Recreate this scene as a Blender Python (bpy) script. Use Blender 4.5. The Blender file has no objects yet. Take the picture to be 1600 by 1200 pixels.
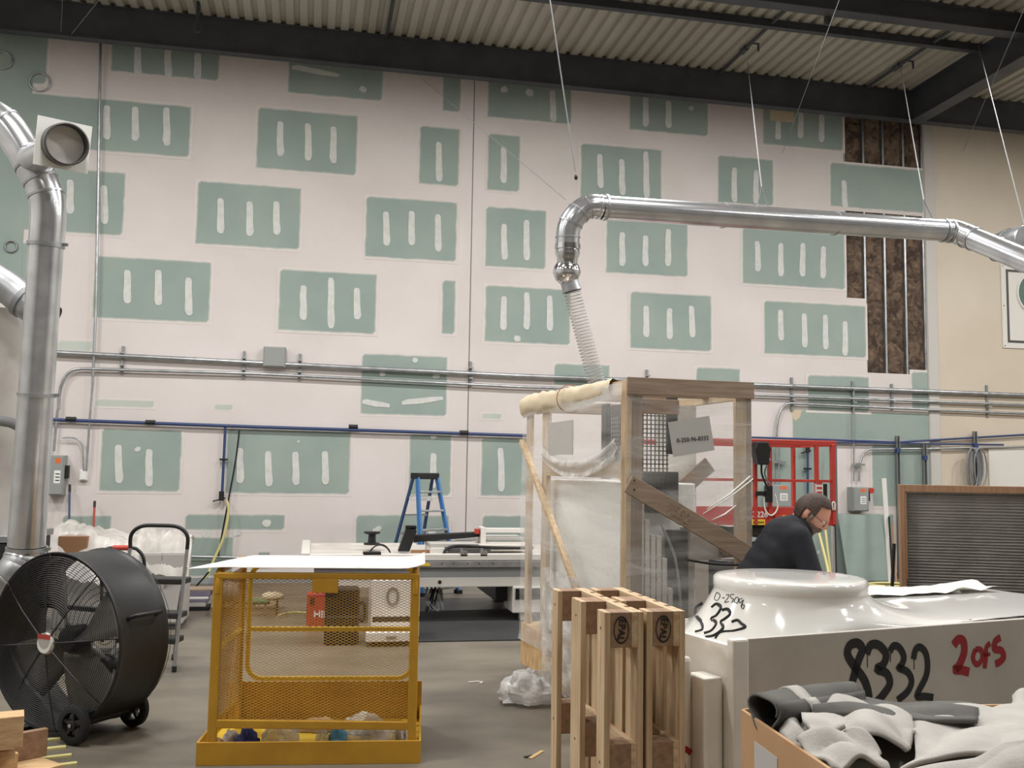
import bpy, math, random
from mathutils import Vector, Matrix, noise

random.seed(7)
S = bpy.context.scene
COL = S.collection

# ---------------------------------------------------------------- camera, light, exposure
CAM_H = 1.78
FPX = 1500.0
PSI, TH, RHO = math.radians(11.7), math.atan(133 / 1500), .016
R0 = Vector((math.cos(PSI), -math.sin(PSI), 0))
FW = Vector((math.sin(PSI) * math.cos(TH), math.cos(PSI) * math.cos(TH), math.sin(TH)))
U0 = R0.cross(FW)
RV = R0 * math.cos(RHO) + U0 * math.sin(RHO)
UV = U0 * math.cos(RHO) - R0 * math.sin(RHO)
CP = Vector((0, 0, CAM_H))

cam = bpy.data.cameras.new('camera')
cam.sensor_width = 36.0
cam.lens = 36.0 * FPX / 1600
cam.clip_end = 200
co = bpy.data.objects.new('camera', cam)
COL.objects.link(co)
co.matrix_world = Matrix(((RV.x, UV.x, -FW.x, CP.x), (RV.y, UV.y, -FW.y, CP.y), (RV.z, UV.z, -FW.z, CP.z), (0, 0, 0, 1)))
S.camera = co

S.view_settings.view_transform = 'Standard'
S.view_settings.look = 'None'
S.view_settings.exposure = 0.0
S.view_settings.gamma = 1.0
S.view_settings.use_curve_mapping = False

wd = bpy.data.worlds.new('hall_air')
S.world = wd
wd.use_nodes = True
wd.node_tree.nodes['Background'].inputs[0].default_value = (1, .98, .95, 1)
wd.node_tree.nodes['Background'].inputs[1].default_value = .1

# high-bay LED lamps in a grid under the roof, plus an added fill row
LAMP_W = 258
for lx in (-7.0, -1.5, 4.0, 9.5, 15.0):
    for ly in (.6, 5.4, 10.2):
        la = bpy.data.lights.new('high_bay_and_fill_lamp', 'AREA')
        la.shape = 'RECTANGLE'
        la.size, la.size_y = 1.2, .5
        la.energy = LAMP_W * (.4 if ly < 2 else 1)    # row nearest the camera: weaker unseen fill, added to brighten camera-facing sides
        la.color = (1.0, .988, .98)
        lo = bpy.data.objects.new('high_bay_and_fill_lamp', la)
        COL.objects.link(lo)
        lo.location = (lx, ly, 8.0)

# ---------------------------------------------------------------- helpers
def D(px, py): return FW + RV * ((px - 800) / FPX) + UV * ((600 - py) / FPX)
WY = 15.2
def W(px, py, Y=WY):
    e = D(px, py); return CP + e * (Y / e.y)
def G(px, py, z=0.0):
    e = D(px, py); return CP + e * ((z - CAM_H) / e.z)
def P(px, py, Z): return CP + D(px, py) * Z
def lerp(a, b, t): return a + (b - a) * t
def V(*a): return Vector(a)
XA, YA, ZA = Vector((1, 0, 0)), Vector((0, 1, 0)), Vector((0, 0, 1))

class MB:
    """collects shapes; build() links them as one mesh object"""
    def __init__(s): s.v = []; s.f = []; s.attr = None
    def add(s, vs, fs):
        o = len(s.v); s.v += [Vector(p) for p in vs]; s.f += [tuple(i + o for i in q) for q in fs]; return s
    def box(s, x0, x1, y0, y1, z0, z1):
        return s.add([(x0,y0,z0),(x1,y0,z0),(x1,y1,z0),(x0,y1,z0),(x0,y0,z1),(x1,y0,z1),(x1,y1,z1),(x0,y1,z1)],
                     [(0,3,2,1),(4,5,6,7),(0,1,5,4),(1,2,6,5),(2,3,7,6),(3,0,4,7)])
    def obox(s, c, ax, ay, az, hx, hy, hz):
        c = Vector(c); q = []
        for dz in (-1, 1):
            for dx, dy in ((-1,-1),(1,-1),(1,1),(-1,1)):
                q.append(c + ax*hx*dx + ay*hy*dy + az*hz*dz)
        return s.add(q, [(0,3,2,1),(4,5,6,7),(0,1,5,4),(1,2,6,5),(2,3,7,6),(3,0,4,7)])
    def bar(s, p0, p1, w, h, up=ZA):
        p0, p1 = Vector(p0), Vector(p1)
        a = (p1 - p0); L = a.length; a = a / L
        b = a.cross(up)
        if b.length < 1e-4: b = a.cross(XA)
        b.normalize(); c = b.cross(a)
        return s.obox((p0 + p1) / 2, a, b, c, L/2, w/2, h/2)
    def tube(s, pts, r, n=10, closed=False, caps=True):
        pts = [Vector(p) for p in pts]; N = len(pts)
        rs = r if isinstance(r, (list, tuple)) else [r] * N
        tans = []
        for i in range(N):
            if closed: t = pts[(i+1) % N] - pts[i-1]
            else: t = pts[min(i+1, N-1)] - pts[max(i-1, 0)]
            tans.append(t.normalized())
        up = ZA if abs(tans[0].z) < .9 else XA
        nrm = (up - tans[0] * up.dot(tans[0])).normalized()
        vs = []
        for i in range(N):
            nrm = (nrm - tans[i] * nrm.dot(tans[i])).normalized()
            bi = tans[i].cross(nrm)
            for k in range(n):
                a = 2 * math.pi * k / n
                vs.append(pts[i] + (nrm * math.cos(a) + bi * math.sin(a)) * rs[i])
        fs = []
        for i in range(N if closed else N - 1):
            j = (i + 1) % N
            for k in range(n):
                l = (k + 1) % n
                fs.append((i*n+k, i*n+l, j*n+l, j*n+k))
        if caps and not closed:
            fs.append(tuple(range(n-1, -1, -1))); fs.append(tuple((N-1)*n + k for k in range(n)))
        return s.add(vs, fs)
    def lathe(s, prof, o, axis, n=32, ends=False):
        o = Vector(o); axis = Vector(axis).normalized()
        up = ZA if abs(axis.z) < .9 else XA
        a = (up - axis * up.dot(axis)).normalized(); b = axis.cross(a)
        vs = []; fs = []
        for r, t in prof:
            for k in range(n):
                g = 2 * math.pi * k / n
                vs.append(o + axis * t + (a * math.cos(g) + b * math.sin(g)) * r)
        for i in range(len(prof) - 1):
            for k in range(n):
                l = (k + 1) % n
                fs.append((i*n+k, i*n+l, (i+1)*n+l, (i+1)*n+k))
        if ends:
            fs.append(tuple(range(n-1, -1, -1))); m = (len(prof)-1)*n
            fs.append(tuple(m + k for k in range(n)))
        return s.add(vs, fs)
    def prism(s, poly, th):
        poly = [Vector(p) for p in poly]; n = len(poly); th = Vector(th)
        vs = poly + [p + th for p in poly]
        fs = [tuple(range(n-1, -1, -1)), tuple(range(n, 2*n))]
        for i in range(n):
            j = (i+1) % n; fs.append((i, j, n+j, n+i))
        return s.add(vs, fs)
    def grid(s, nu, nv, fn, th=None):
        vs = [fn(i / nu, j / nv) for j in range(nv+1) for i in range(nu+1)]
        w = nu + 1
        fs = [(j*w+i, j*w+i+1, (j+1)*w+i+1, (j+1)*w+i) for j in range(nv) for i in range(nu)]
        return s.add(vs, fs)
    def ell(s, c, rx, ry, rz, n=16, m=10, fn=None):
        c = Vector(c); vs = []; fs = []
        for j in range(m + 1):
            t = math.pi * j / m
            for i in range(n):
                g = 2 * math.pi * i / n
                p = Vector((math.sin(t)*math.cos(g), math.sin(t)*math.sin(g), math.cos(t)))
                if fn: p = fn(p)
                vs.append(c + Vector((p.x*rx, p.y*ry, p.z*rz)))
        for j in range(m):
            for i in range(n):
                k = (i+1) % n
                fs.append((j*n+i, (j+1)*n+i, (j+1)*n+k, j*n+k))
        return s.add(vs, fs)
    def ribbon(s, pts, w, nrm):
        """flat stroke (paint) along pts lying in the plane with normal nrm"""
        pts = [Vector(p) for p in pts]; N = len(pts); vs = []
        ws = w if isinstance(w, (list, tuple)) else [w] * N
        for i in range(N):
            t = (pts[min(i+1, N-1)] - pts[max(i-1, 0)]).normalized()
            b = nrm.cross(t).normalized()
            vs += [pts[i] + b * ws[i]/2, pts[i] - b * ws[i]/2]
        return s.add(vs, [(2*i, 2*i+1, 2*i+3, 2*i+2) for i in range(N-1)])
    def xf(s, m):
        s.v = [m @ p for p in s.v]; return s
    def build(s, name, mat, parent=None, smooth=None, bevel=0, world=False, solid=0, subsurf=0):
        vs = s.v
        if world and parent is not None:
            q = parent
            while q.parent is not None: q = q.parent
            mi = MWD[q.name].inverted(); vs = [mi @ p for p in vs]
        me = bpy.data.meshes.new(name)
        me.from_pydata([tuple(p) for p in vs], [], s.f)
        me.materials.append(MT[mat] if isinstance(mat, str) else mat)
        if s.attr:
            for k, vals in s.attr.items():
                at = me.attributes.new(k, 'FLOAT', 'POINT')
                at.data.foreach_set('value', vals)
        me.update()
        if smooth:
            me.shade_smooth()
            if smooth < 180: me.set_sharp_from_angle(angle=math.radians(smooth))
        o = bpy.data.objects.new(name, me)
        COL.objects.link(o)
        if parent is not None: o.parent = parent
        if solid:
            md = o.modifiers.new('thickness', 'SOLIDIFY'); md.thickness = solid; md.offset = 0
        if subsurf:
            md = o.modifiers.new('smooth', 'SUBSURF'); md.levels = md.render_levels = subsurf
        if bevel:
            md = o.modifiers.new('bevel', 'BEVEL'); md.width = bevel; md.segments = 2; md.limit_method = 'ANGLE'
        return o

MWD = {}
def tag(o, label=None, cat=None, group=None, kind=None):
    if label: o['label'] = label
    if cat: o['category'] = cat
    if group: o['group'] = group
    if kind: o['kind'] = kind
    return o
def T(name, label, cat, loc=(0, 0, 0), rz=0.0, group=None):
    o = bpy.data.objects.new(name, None)
    COL.objects.link(o)
    o.empty_display_size = .1
    o.location = loc; o.rotation_euler = (0, 0, rz)
    MWD[o.name] = Matrix.Translation(Vector(loc)) @ Matrix.Rotation(rz, 4, 'Z')
    return tag(o, label, cat, group)
def one(mb, name, mat, label, cat, group=None, base=None, **kw):
    """a thing that is a single mesh given in world coordinates; its origin goes to its base"""
    if base is None:
        xs = [p.x for p in mb.v]; ys = [p.y for p in mb.v]
        base = Vector(((min(xs)+max(xs))/2, (min(ys)+max(ys))/2, min(p.z for p in mb.v)))
    mb.v = [p - base for p in mb.v]
    o = mb.build(name, mat, **kw)
    o.location = base
    MWD[o.name] = Matrix.Translation(base)
    return tag(o, label, cat, group)
def struct(mb, name, mat, parent=None, **kw):
    o = mb.build(name, mat, parent, **kw)
    if parent is None:
        o['kind'] = 'structure'; MWD[o.name] = Matrix.Identity(4)
    return o
def txt(string, name, mat, parent, origin, xdir, ydir, height, extrude=.0006, space=1.0, bold=0.0, align='CENTER'):
    """printed lettering: a text curve turned into a mesh, parented to what carries it (local coordinates)"""
    cu = bpy.data.curves.new('lettering', 'FONT')
    cu.body = string; cu.size = 1.0; cu.align_x = align; cu.align_y = 'CENTER'
    cu.extrude = extrude / height; cu.space_character = space; cu.resolution_u = 3; cu.offset = bold
    to = bpy.data.objects.new('lettering_curve', cu)
    COL.objects.link(to)
    dg = bpy.context.evaluated_depsgraph_get()
    me = bpy.data.meshes.new_from_object(to.evaluated_get(dg))
    bpy.data.objects.remove(to); bpy.data.curves.remove(cu)
    x = Vector(xdir).normalized(); y = Vector(ydir).normalized(); z = x.cross(y)
    k = height / .7
    m = Matrix(((x.x*k, y.x*k, z.x*k, origin[0]), (x.y*k, y.y*k, z.y*k, origin[1]), (x.z*k, y.z*k, z.z*k, origin[2]), (0,0,0,1)))
    me.transform(m)
    me.materials.clear(); me.materials.append(MT[mat]); me.name = name
    o = bpy.data.objects.new(name, me)
    COL.objects.link(o)
    o.parent = parent
    return o
def copy_tree(o, parent=None):
    c = o.copy(); COL.objects.link(c); c.parent = parent
    for ch in list(o.children): copy_tree(ch, c)
    return c
def arc(c, a, b, r, t0, t1, n):
    """points of a circle of radius r about c in the plane of unit vectors a, b"""
    return [Vector(c) + a*r*math.cos(t0+(t1-t0)*i/n) + b*r*math.sin(t0+(t1-t0)*i/n) for i in range(n+1)]
def smooth_path(pts, n=6):
    """Catmull-Rom through pts"""
    pts = [Vector(p) for p in pts]; out = []
    for i in range(len(pts) - 1):
        p0, p1, p2, p3 = pts[max(i-1,0)], pts[i], pts[i+1], pts[min(i+2, len(pts)-1)]
        for k in range(n):
            t = k / n
            out.append(.5*((2*p1) + (p2-p0)*t + (2*p0-5*p1+4*p2-p3)*t*t + (3*p1-p0-3*p2+p3)*t**3))
    out.append(pts[-1]); return out

# ---------------------------------------------------------------- materials
MT = {}
def lin(c):
    return tuple((x/255/12.92 if x/255 <= .04045 else ((x/255+.055)/1.055)**2.4) for x in c) + (1,)
def mat(name, col, rough=.6, metal=0.0, col2=None, scale=6.0, stretch=(1, 1, 1), detail=5.0, ramp=(.35, .65),
        bump=0.0, bscale=40.0, bstretch=(1, 1, 1), alpha=1.0, trans=0.0, emit=0.0, spec=.5, rvar=0.0, coat=0.0, dist=0.0, col3=None, scale3=1.0, ramp3=(.45, .7)):
    m = bpy.data.materials.new(name); m.use_nodes = True
    nt = m.node_tree; b = nt.nodes['Principled BSDF']; L = nt.links.new
    b.inputs['Base Color'].default_value = lin(col)
    b.inputs['Roughness'].default_value = rough
    b.inputs['Metallic'].default_value = metal
    b.inputs['Specular IOR Level'].default_value = spec
    b.inputs['Coat Weight'].default_value = coat
    if trans: b.inputs['Transmission Weight'].default_value = trans
    if alpha < 1: b.inputs['Alpha'].default_value = alpha
    if emit:
        b.inputs['Emission Color'].default_value = lin(col); b.inputs['Emission Strength'].default_value = emit
    tc = nt.nodes.new('ShaderNodeTexCoord')
    def nz(sc, st, det):
        mp = nt.nodes.new('ShaderNodeMapping'); mp.inputs['Scale'].default_value = st
        L(tc.outputs['Object'], mp.inputs[0])
        n = nt.nodes.new('ShaderNodeTexNoise'); n.inputs['Scale'].default_value = sc; n.inputs['Detail'].default_value = det
        n.inputs['Distortion'].default_value = dist
        L(mp.outputs[0], n.inputs[0]); return n
    if col2:
        n = nz(scale, stretch, detail)
        r = nt.nodes.new('ShaderNodeValToRGB')
        r.color_ramp.elements[0].position = ramp[0]; r.color_ramp.elements[1].position = ramp[1]
        r.color_ramp.elements[0].color = lin(col); r.color_ramp.elements[1].color = lin(col2)
        L(n.outputs['Fac'], r.inputs[0])
        out = r.outputs[0]
        if col3:
            n3 = nz(scale3, (1, 1, 1), 6)
            r3 = nt.nodes.new('ShaderNodeMapRange'); r3.inputs[1].default_value = ramp3[0]; r3.inputs[2].default_value = ramp3[1]
            L(n3.outputs['Fac'], r3.inputs[0])
            mx = nt.nodes.new('ShaderNodeMix'); mx.data_type = 'RGBA'
            L(r3.outputs[0], mx.inputs[0]); L(out, mx.inputs[6]); mx.inputs[7].default_value = lin(col3)
            out = mx.outputs[2]
        L(out, b.inputs['Base Color'])
        if rvar:
            mr = nt.nodes.new('ShaderNodeMapRange'); mr.inputs[3].default_value = rough - rvar; mr.inputs[4].default_value = rough + rvar
            L(n.outputs['Fac'], mr.inputs[0]); L(mr.outputs[0], b.inputs['Roughness'])
    if bump:
        n2 = nz(bscale, bstretch, 4)
        bp = nt.nodes.new('ShaderNodeBump'); bp.inputs['Strength'].default_value = bump; bp.inputs['Distance'].default_value = .01
        L(n2.outputs['Fac'], bp.inputs['Height']); L(bp.outputs[0], b.inputs['Normal'])
    MT[name] = m
    return m

mat('compound', (221, 213, 209), .9, col2=(212, 204, 199), scale=.7, bump=.12, bscale=9)
mat('strip_compound', (214, 214, 208), .9, col2=(202, 204, 198), scale=12)
mat('beige_wall', (214, 203, 186), .85, col2=(204, 191, 172), scale=.5, detail=3)
mat('grey_wall', (186, 184, 178), .8)
mat('strip_grey', (196, 192, 185), .6)
mat('dark_steel', (70, 72, 78), .55, col2=(60, 62, 67), scale=2.5)
mat('deck', (182, 178, 166), .6, col2=(160, 155, 142), scale=.9, stretch=(1, .2, 1))
mat('concrete', (122, 114, 101), .45, col2=(100, 93, 82), scale=.9, stretch=(1, 1.7, 1), detail=8, ramp=(.38, .64), bump=.05, bscale=60, rvar=.12, spec=.4,
    col3=(92, 86, 77), scale3=.45, ramp3=(.52, .72))
mat('galv', (226, 228, 231), .22, .88, col2=(200, 202, 206), scale=5, rvar=.06)
mat('galv_dull', (190, 192, 194), .36, .8, col2=(164, 166, 168), scale=7)
mat('chrome', (216, 217, 220), .14, 1.0)
mat('strut', (146, 148, 148), .45, .6)
mat('black', (24, 24, 25), .5)
mat('black_gloss', (22, 22, 24), .3)
mat('black_rubber', (27, 27, 27), .8)
mat('fan_black', (40, 40, 40), .5, col2=(33, 33, 33), scale=5)
mat('fan_drum', (50, 50, 49), .45, col2=(43, 43, 42), scale=3, spec=.3)
mat('blade', (128, 125, 119), .4, .3)
mat('white_paint', (222, 218, 210), .4)
mat('white_bright', (240, 240, 236), .4)
mat('white_dirty', (214, 208, 198), .5, col2=(196, 188, 178), scale=4)
mat('grey_paint', (150, 153, 154), .45)
mat('box_grey', (148, 151, 148), .5)
mat('blue_pipe', (52, 68, 110), .4)
mat('blue_ladder', (58, 116, 176), .45)
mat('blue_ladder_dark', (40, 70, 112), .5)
mat('red', (184, 62, 52), .45)
mat('red_dull', (176, 62, 52), .5)
mat('orange', (220, 110, 60), .5)
mat('yellow', (198, 150, 44), .5, col2=(182, 134, 34), scale=4)
mat('yellow_light', (236, 198, 60), .45)
mat('yellow_hose', (208, 198, 134), .5)
mat('label_white', (232, 232, 226), .6)
mat('ink', (28, 28, 30), .8)
mat('spray_black', (38, 38, 38), .8)
mat('spray_red', (148, 36, 40), .8)
mat('paper', (206, 200, 196), .8)
mat('paper_grey', (178, 175, 170), .8)
mat('cardboard', (184, 148, 110), .85, col2=(172, 134, 96), scale=3)
mat('gelcoat', (226, 224, 218), .12, coat=.5)
mat('foam_white', (226, 223, 215), .8, col2=(214, 210, 200), scale=5)
mat('panel_grey', (190, 184, 174), .6, col2=(176, 170, 160), scale=2)
mat('felt', (178, 174, 167), .95, col2=(164, 160, 153), scale=6, bump=.2, bscale=120)
mat('felt_dark', (96, 94, 89), .95, col2=(80, 78, 75), scale=6)
mat('navy', (22, 24, 31), .85, col2=(17, 19, 25), scale=8)
mat('jeans', (44, 52, 70), .9)
mat('skin', (196, 140, 118), .55)
mat('hair', (78, 60, 50), .7, col2=(54, 42, 36), scale=60)
mat('beard', (128, 106, 92), .8, col2=(88, 70, 60), scale=50)
mat('filter_pleat', (138, 134, 129), .9, col2=(118, 114, 110), scale=3)
mat('mat_rubber', (48, 48, 49), .7, col2=(40, 40, 41), scale=2)
mat('green_bit', (96, 122, 84), .7)
mat('purple_book', (120, 112, 128), .7)
mat('sign_green', (96, 122, 106), .6, col2=(84, 110, 95), scale=40)
mat('sign_frame', (74, 72, 70), .5)
mat('sky_blue', (96, 164, 200), .6)
mat('navy_blue', (38, 52, 120), .6)
mat('insulation', (114, 95, 79), .98, col2=(62, 49, 41), scale=5, detail=9, ramp=(.36, .62), bump=1.0, bscale=14, dist=1.2,
    col3=(140, 118, 94), scale3=13, ramp3=(.58, .74))
mat('bag_cloth', (186, 182, 176), .85, col2=(168, 162, 154), scale=2.2)
mat('brown_tape', (150, 112, 80), .6)
mat('mesh_black', (50, 50, 52), .5)
mat('cable_grey', (130, 131, 132), .6)
mat('glass_green', (146, 160, 152), .25, col2=(132, 148, 140), scale=1.2)
mat('tan_patch', (206, 190, 162), .9)
def wood(name, c1, c2, axis, rough=.75, knots=True, scale=3.2):
    st = [11, 11, 11]; st['xyz'.index(axis)] = .9
    mat(name, c1, rough, col2=c2, scale=scale, stretch=st, detail=4, ramp=(.36, .66), bump=.12, bscale=9, bstretch=st)
for a in 'xyz':
    wood('pine_' + a, (206, 184, 154), (184, 158, 124), a)
    wood('pallet_' + a, (206, 182, 148), (176, 146, 112), a)
    wood('block_' + a, (154, 124, 98), (130, 102, 78), a)
    wood('board_' + a, (156, 136, 116), (134, 114, 96), a)
    wood('lumber_' + a, (204, 172, 128), (182, 146, 104), a)
mat('osb', (214, 182, 134), .85, col2=(184, 146, 98), scale=16, stretch=(1, 2.2, .6), detail=3)
wood('frame_wood', (164, 128, 98), (146, 110, 82), 'z')

def film_mat(name, base, haze, scale, stretch, bump=.5, rough=.18):
    """clear wrinkled plastic film: see-through with a milky veil and glossy folds"""
    m = bpy.data.materials.new(name); m.use_nodes = True
    nt = m.node_tree; L = nt.links.new; nt.nodes.clear()
    out = nt.nodes.new('ShaderNodeOutputMaterial')
    tr = nt.nodes.new('ShaderNodeBsdfTransparent'); tr.inputs[0].default_value = (.97, .97, .97, 1)
    pb = nt.nodes.new('ShaderNodeBsdfPrincipled')
    pb.inputs['Base Color'].default_value = lin(base); pb.inputs['Roughness'].default_value = rough
    tc = nt.nodes.new('ShaderNodeTexCoord'); mp = nt.nodes.new('ShaderNodeMapping'); mp.inputs['Scale'].default_value = stretch
    mp.inputs['Rotation'].default_value = (.35, .25, 0)
    L(tc.outputs['Object'], mp.inputs[0])
    n = nt.nodes.new('ShaderNodeTexNoise'); n.inputs['Scale'].default_value = scale; n.inputs['Detail'].default_value = 6; n.inputs['Distortion'].default_value = .6
    L(mp.outputs[0], n.inputs[0])
    mr = nt.nodes.new('ShaderNodeMapRange'); mr.inputs[1].default_value = .35; mr.inputs[2].default_value = .75
    mr.inputs[3].default_value = haze[0]; mr.inputs[4].default_value = haze[1]
    L(n.outputs['Fac'], mr.inputs[0])
    bp = nt.nodes.new('ShaderNodeBump'); bp.inputs['Strength'].default_value = bump; bp.inputs['Distance'].default_value = .02
    L(n.outputs['Fac'], bp.inputs['Height']); L(bp.outputs[0], pb.inputs['Normal'])
    mx = nt.nodes.new('ShaderNodeMixShader')
    L(mr.outputs[0], mx.inputs[0]); L(tr.outputs[0], mx.inputs[1]); L(pb.outputs[0], mx.inputs[2])
    L(mx.outputs[0], out.inputs[0])
    MT[name] = m
film_mat('film', (240, 238, 234), (.1, .6), 1.3, (1, .5, 3.5), .25)
film_mat('film_clear', (228, 226, 222), (.1, .5), 2.4, (.8, .8, 4))
film_mat('hose_film', (215, 215, 212), (.05, .16), 4, (1, 1, 1), .2)
film_mat('bag_film', (222, 220, 216), (.35, .85), 9, (1, 1, 1), 1.0, .2)
film_mat('sheet_film', (216, 211, 203), (.55, .97), 2.2, (1, 1, 1), .8, .35)

def board_mat():
    """green drywall paper; the joint compound feathers over its edges (attribute 'cover' runs from edge to face)"""
    for name, g1, g2 in (('greenboard', (154, 167, 158), (145, 160, 153)), ('greenboard_thin', (190, 196, 186), (180, 188, 178))):
        m = mat(name, g1, .85)
        nt = m.node_tree; L = nt.links.new; b = nt.nodes['Principled BSDF']
        tc = nt.nodes['Texture Coordinate']
        at = nt.nodes.new('ShaderNodeAttribute'); at.attribute_name = 'cover'
        n = nt.nodes.new('ShaderNodeTexNoise'); n.inputs['Scale'].default_value = 5; n.inputs['Detail'].default_value = 5
        L(tc.outputs['Object'], n.inputs[0])
        n2 = nt.nodes.new('ShaderNodeTexNoise'); n2.inputs['Scale'].default_value = 1.3
        L(tc.outputs['Object'], n2.inputs[0])
        a = nt.nodes.new('ShaderNodeMath'); a.operation = 'MULTIPLY_ADD'; a.inputs[1].default_value = .5; a.inputs[2].default_value = -.25
        L(n.outputs['Fac'], a.inputs[0])
        s = nt.nodes.new('ShaderNodeMath'); s.operation = 'ADD'; L(at.outputs['Fac'], s.inputs[0]); L(a.outputs[0], s.inputs[1])
        mr = nt.nodes.new('ShaderNodeMapRange'); mr.inputs[1].default_value = .3; mr.inputs[2].default_value = .72
        L(s.outputs[0], mr.inputs[0])
        r = nt.nodes.new('ShaderNodeValToRGB'); r.color_ramp.elements[0].color = lin(g1); r.color_ramp.elements[1].color = lin(g2)
        r.color_ramp.elements[0].position = .35; r.color_ramp.elements[1].position = .65
        L(n2.outputs['Fac'], r.inputs[0])
        mx = nt.nodes.new('ShaderNodeMix'); mx.data_type = 'RGBA'
        L(mr.outputs[0], mx.inputs[0]); mx.inputs[6].default_value = lin((218, 210, 204)); L(r.outputs[0], mx.inputs[7])
        L(mx.outputs[2], b.inputs['Base Color'])
board_mat()
# ---------------------------------------------------------------- the hall
DECK_Z = 8.52
def wx(px, py): return W(px, py).x
def wz(px, py): return W(px, py).z

struct(MB().box(-9, 18, -9.5, 15.6, -.1, 0), 'floor', 'concrete')

# back wall: drywall face with two open bays where studs and insulation show
XL, XR = -9.0, wx(1446, 400)
HX0, HX1, HX2 = wx(1318, 300), wx(1354, 520), wx(1445, 400)
HA = (wz(1380, 262), 8.3); HB = (wz(1340, 466), wz(1360, 332)); HC = wz(1400, 584)
wb = MB()
TK = .016
def wrect(mb, x0, x1, z0, z1, y=WY, t=TK): mb.box(x0, x1, y, y + t, z0, z1)
wrect(wb, XL, HX0, 0, 8.7)
wrect(wb, HX0, XR, HB[1], HA[0]); wrect(wb, HX0, XR, HA[1], 8.7)
wrect(wb, HX0, HX1, 0, HB[0]); wrect(wb, HX1, XR, 0, HC)
wb.box(XL, XR, WY + .16, WY + .2, 0, 8.7)
wall = struct(wb, 'wall_back', 'compound')
studs = [HX0 + .02, wx(1352, 420), wx(1383, 420), wx(1415, 420), XR - .03]
for i in range(4):
    for z0, z1 in (HA, (HB[0] if i == 0 else HC, HB[1])):
        def bat(u, v, i=i, z0=z0, z1=z1):
            x = lerp(studs[i] + .015, studs[i+1] - .01, u); z = lerp(z0, z1, v)
            n = noise.noise((x*5, z*4, i*3.1)) + .6*noise.noise((x*13, z*11, 4.2))
            e = min(u, 1-u) * 2
            return Vector((x, WY + .07 - .045*min(1, e*3) - .035*n, z))
        MB().grid(7, max(4, int((z1-z0)/.05)), bat).build('insulation_batt', 'insulation', wall, smooth=180)
for i, x in enumerate(studs):
    for z0, z1 in (HA, (HB[0] if i == 0 else HC, HB[1])):
        sm = MB().box(x-.019, x+.019, WY+.005, WY+.008, z0, z1).box(x-.019, x-.016, WY+.005, WY+.14, z0, z1)
        sm.build('metal_stud', 'galv_dull', wall)
jx = (wx(741, 130) + wx(728, 830)) / 2
MB().box(jx-.006, jx+.006, WY-.003, WY, .3, 8.3).build('control_joint', 'sign_frame', wall)

def panel(px0, py0, px1, py1, thin=False, m=.04):
    a, b = W(px0, py0), W(px1, py1)
    x0, x1, z1, z0 = a.x, b.x, a.z, b.z
    m = min(m, (x1-x0)*.3, (z1-z0)*.3)
    xs = [x0-m, x0+m, x1-m, x1+m]; zs = [z0-m, z0+m, z1-m, z1+m]
    mb = MB(); cov = []
    yo = WY - .002 - .0025*((len(wall.children)*.618) % 1)
    for j in range(4):
        for i in range(4):
            mb.v.append(Vector((xs[i], yo, zs[j]))); cov.append(1.0 if 0 < i < 3 and 0 < j < 3 else 0.0)
    mb.f = [(j*4+i, j*4+i+1, j*4+i+5, j*4+i+4) for j in range(3) for i in range(3)]
    mb.attr = {'cover': cov}
    return mb.build('drywall_panel', 'greenboard_thin' if thin else 'greenboard', wall)
def left_run():
    a, b = W(-60, 60), W(38, 462); mb = MB()
    xs = [a.x, b.x-.14, b.x-.06]; zs = [b.z-.04, b.z+.04, a.z]
    for j in range(3):
        for i in range(3): mb.v.append(Vector((xs[i], WY-.0055, zs[j])))
    mb.f = [(j*3+i, j*3+i+1, j*3+i+4, j*3+i+3) for j in range(2) for i in range(2)]
    mb.attr = {'cover': [1.0 if j > 0 else 0.0 for j in range(3) for i in range(3)]}
    mb.build('drywall_panel', 'greenboard', wall)
left_run()
def strip(pn, px, y0, y1, w=9.5, dx=0.0):
    """a smear of compound over a row of screws"""
    a, b = W(px, y0), W(px + dx, y1)
    hw = w / 2 * .0104
    poly = []
    for t, k in ((0, .55), (.06, .95), (.3, 1.0), (.6, 1.05), (.85, 1.15), (.95, .95), (1, .45)):
        c = a.lerp(b, t); j = random.uniform(-.006, .006)
        poly.append((c, hw * k, j))
    pts = [Vector((c.x - h + j, WY-.005, c.z)) for c, h, j in poly] + [Vector((c.x + h + j, WY-.005, c.z)) for c, h, j in reversed(poly)]
    MB().prism(pts, (0, -.004, 0)).build('compound_strip', 'strip_compound', pn)
def stroke(pn, x0, y0, x1, y1, w=8):
    a, b = W(x0, y0), W(x1, y1); d = (b-a).normalized(); n = Vector((-d.z, 0, d.x)); h = w/2*.0104
    pts = [a + n*h*.5, a.lerp(b, .12) + n*h*1.1, a.lerp(b, .8) + n*h*.8, b + n*h*.5, b - n*h*.6, a.lerp(b, .5) - n*h, a - n*h*.6]
    MB().prism([p + Vector((0, -.004, 0)) for p in pts], (0, -.004, 0)).build('compound_strip', 'strip_compound', pn)
def dab(pn, x, y, r=6):
    c = W(x, y); q = []
    for k in range(9):
        a = 2*math.pi*k/9; rr = r*.0104*random.uniform(.75, 1.15)
        q.append(Vector((c.x + rr*math.cos(a), WY-.005, c.z + rr*.85*math.sin(a))))
    MB().prism(q[::-1], (0, -.004, 0)).build('compound_dab', 'strip_compound', pn)

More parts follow.
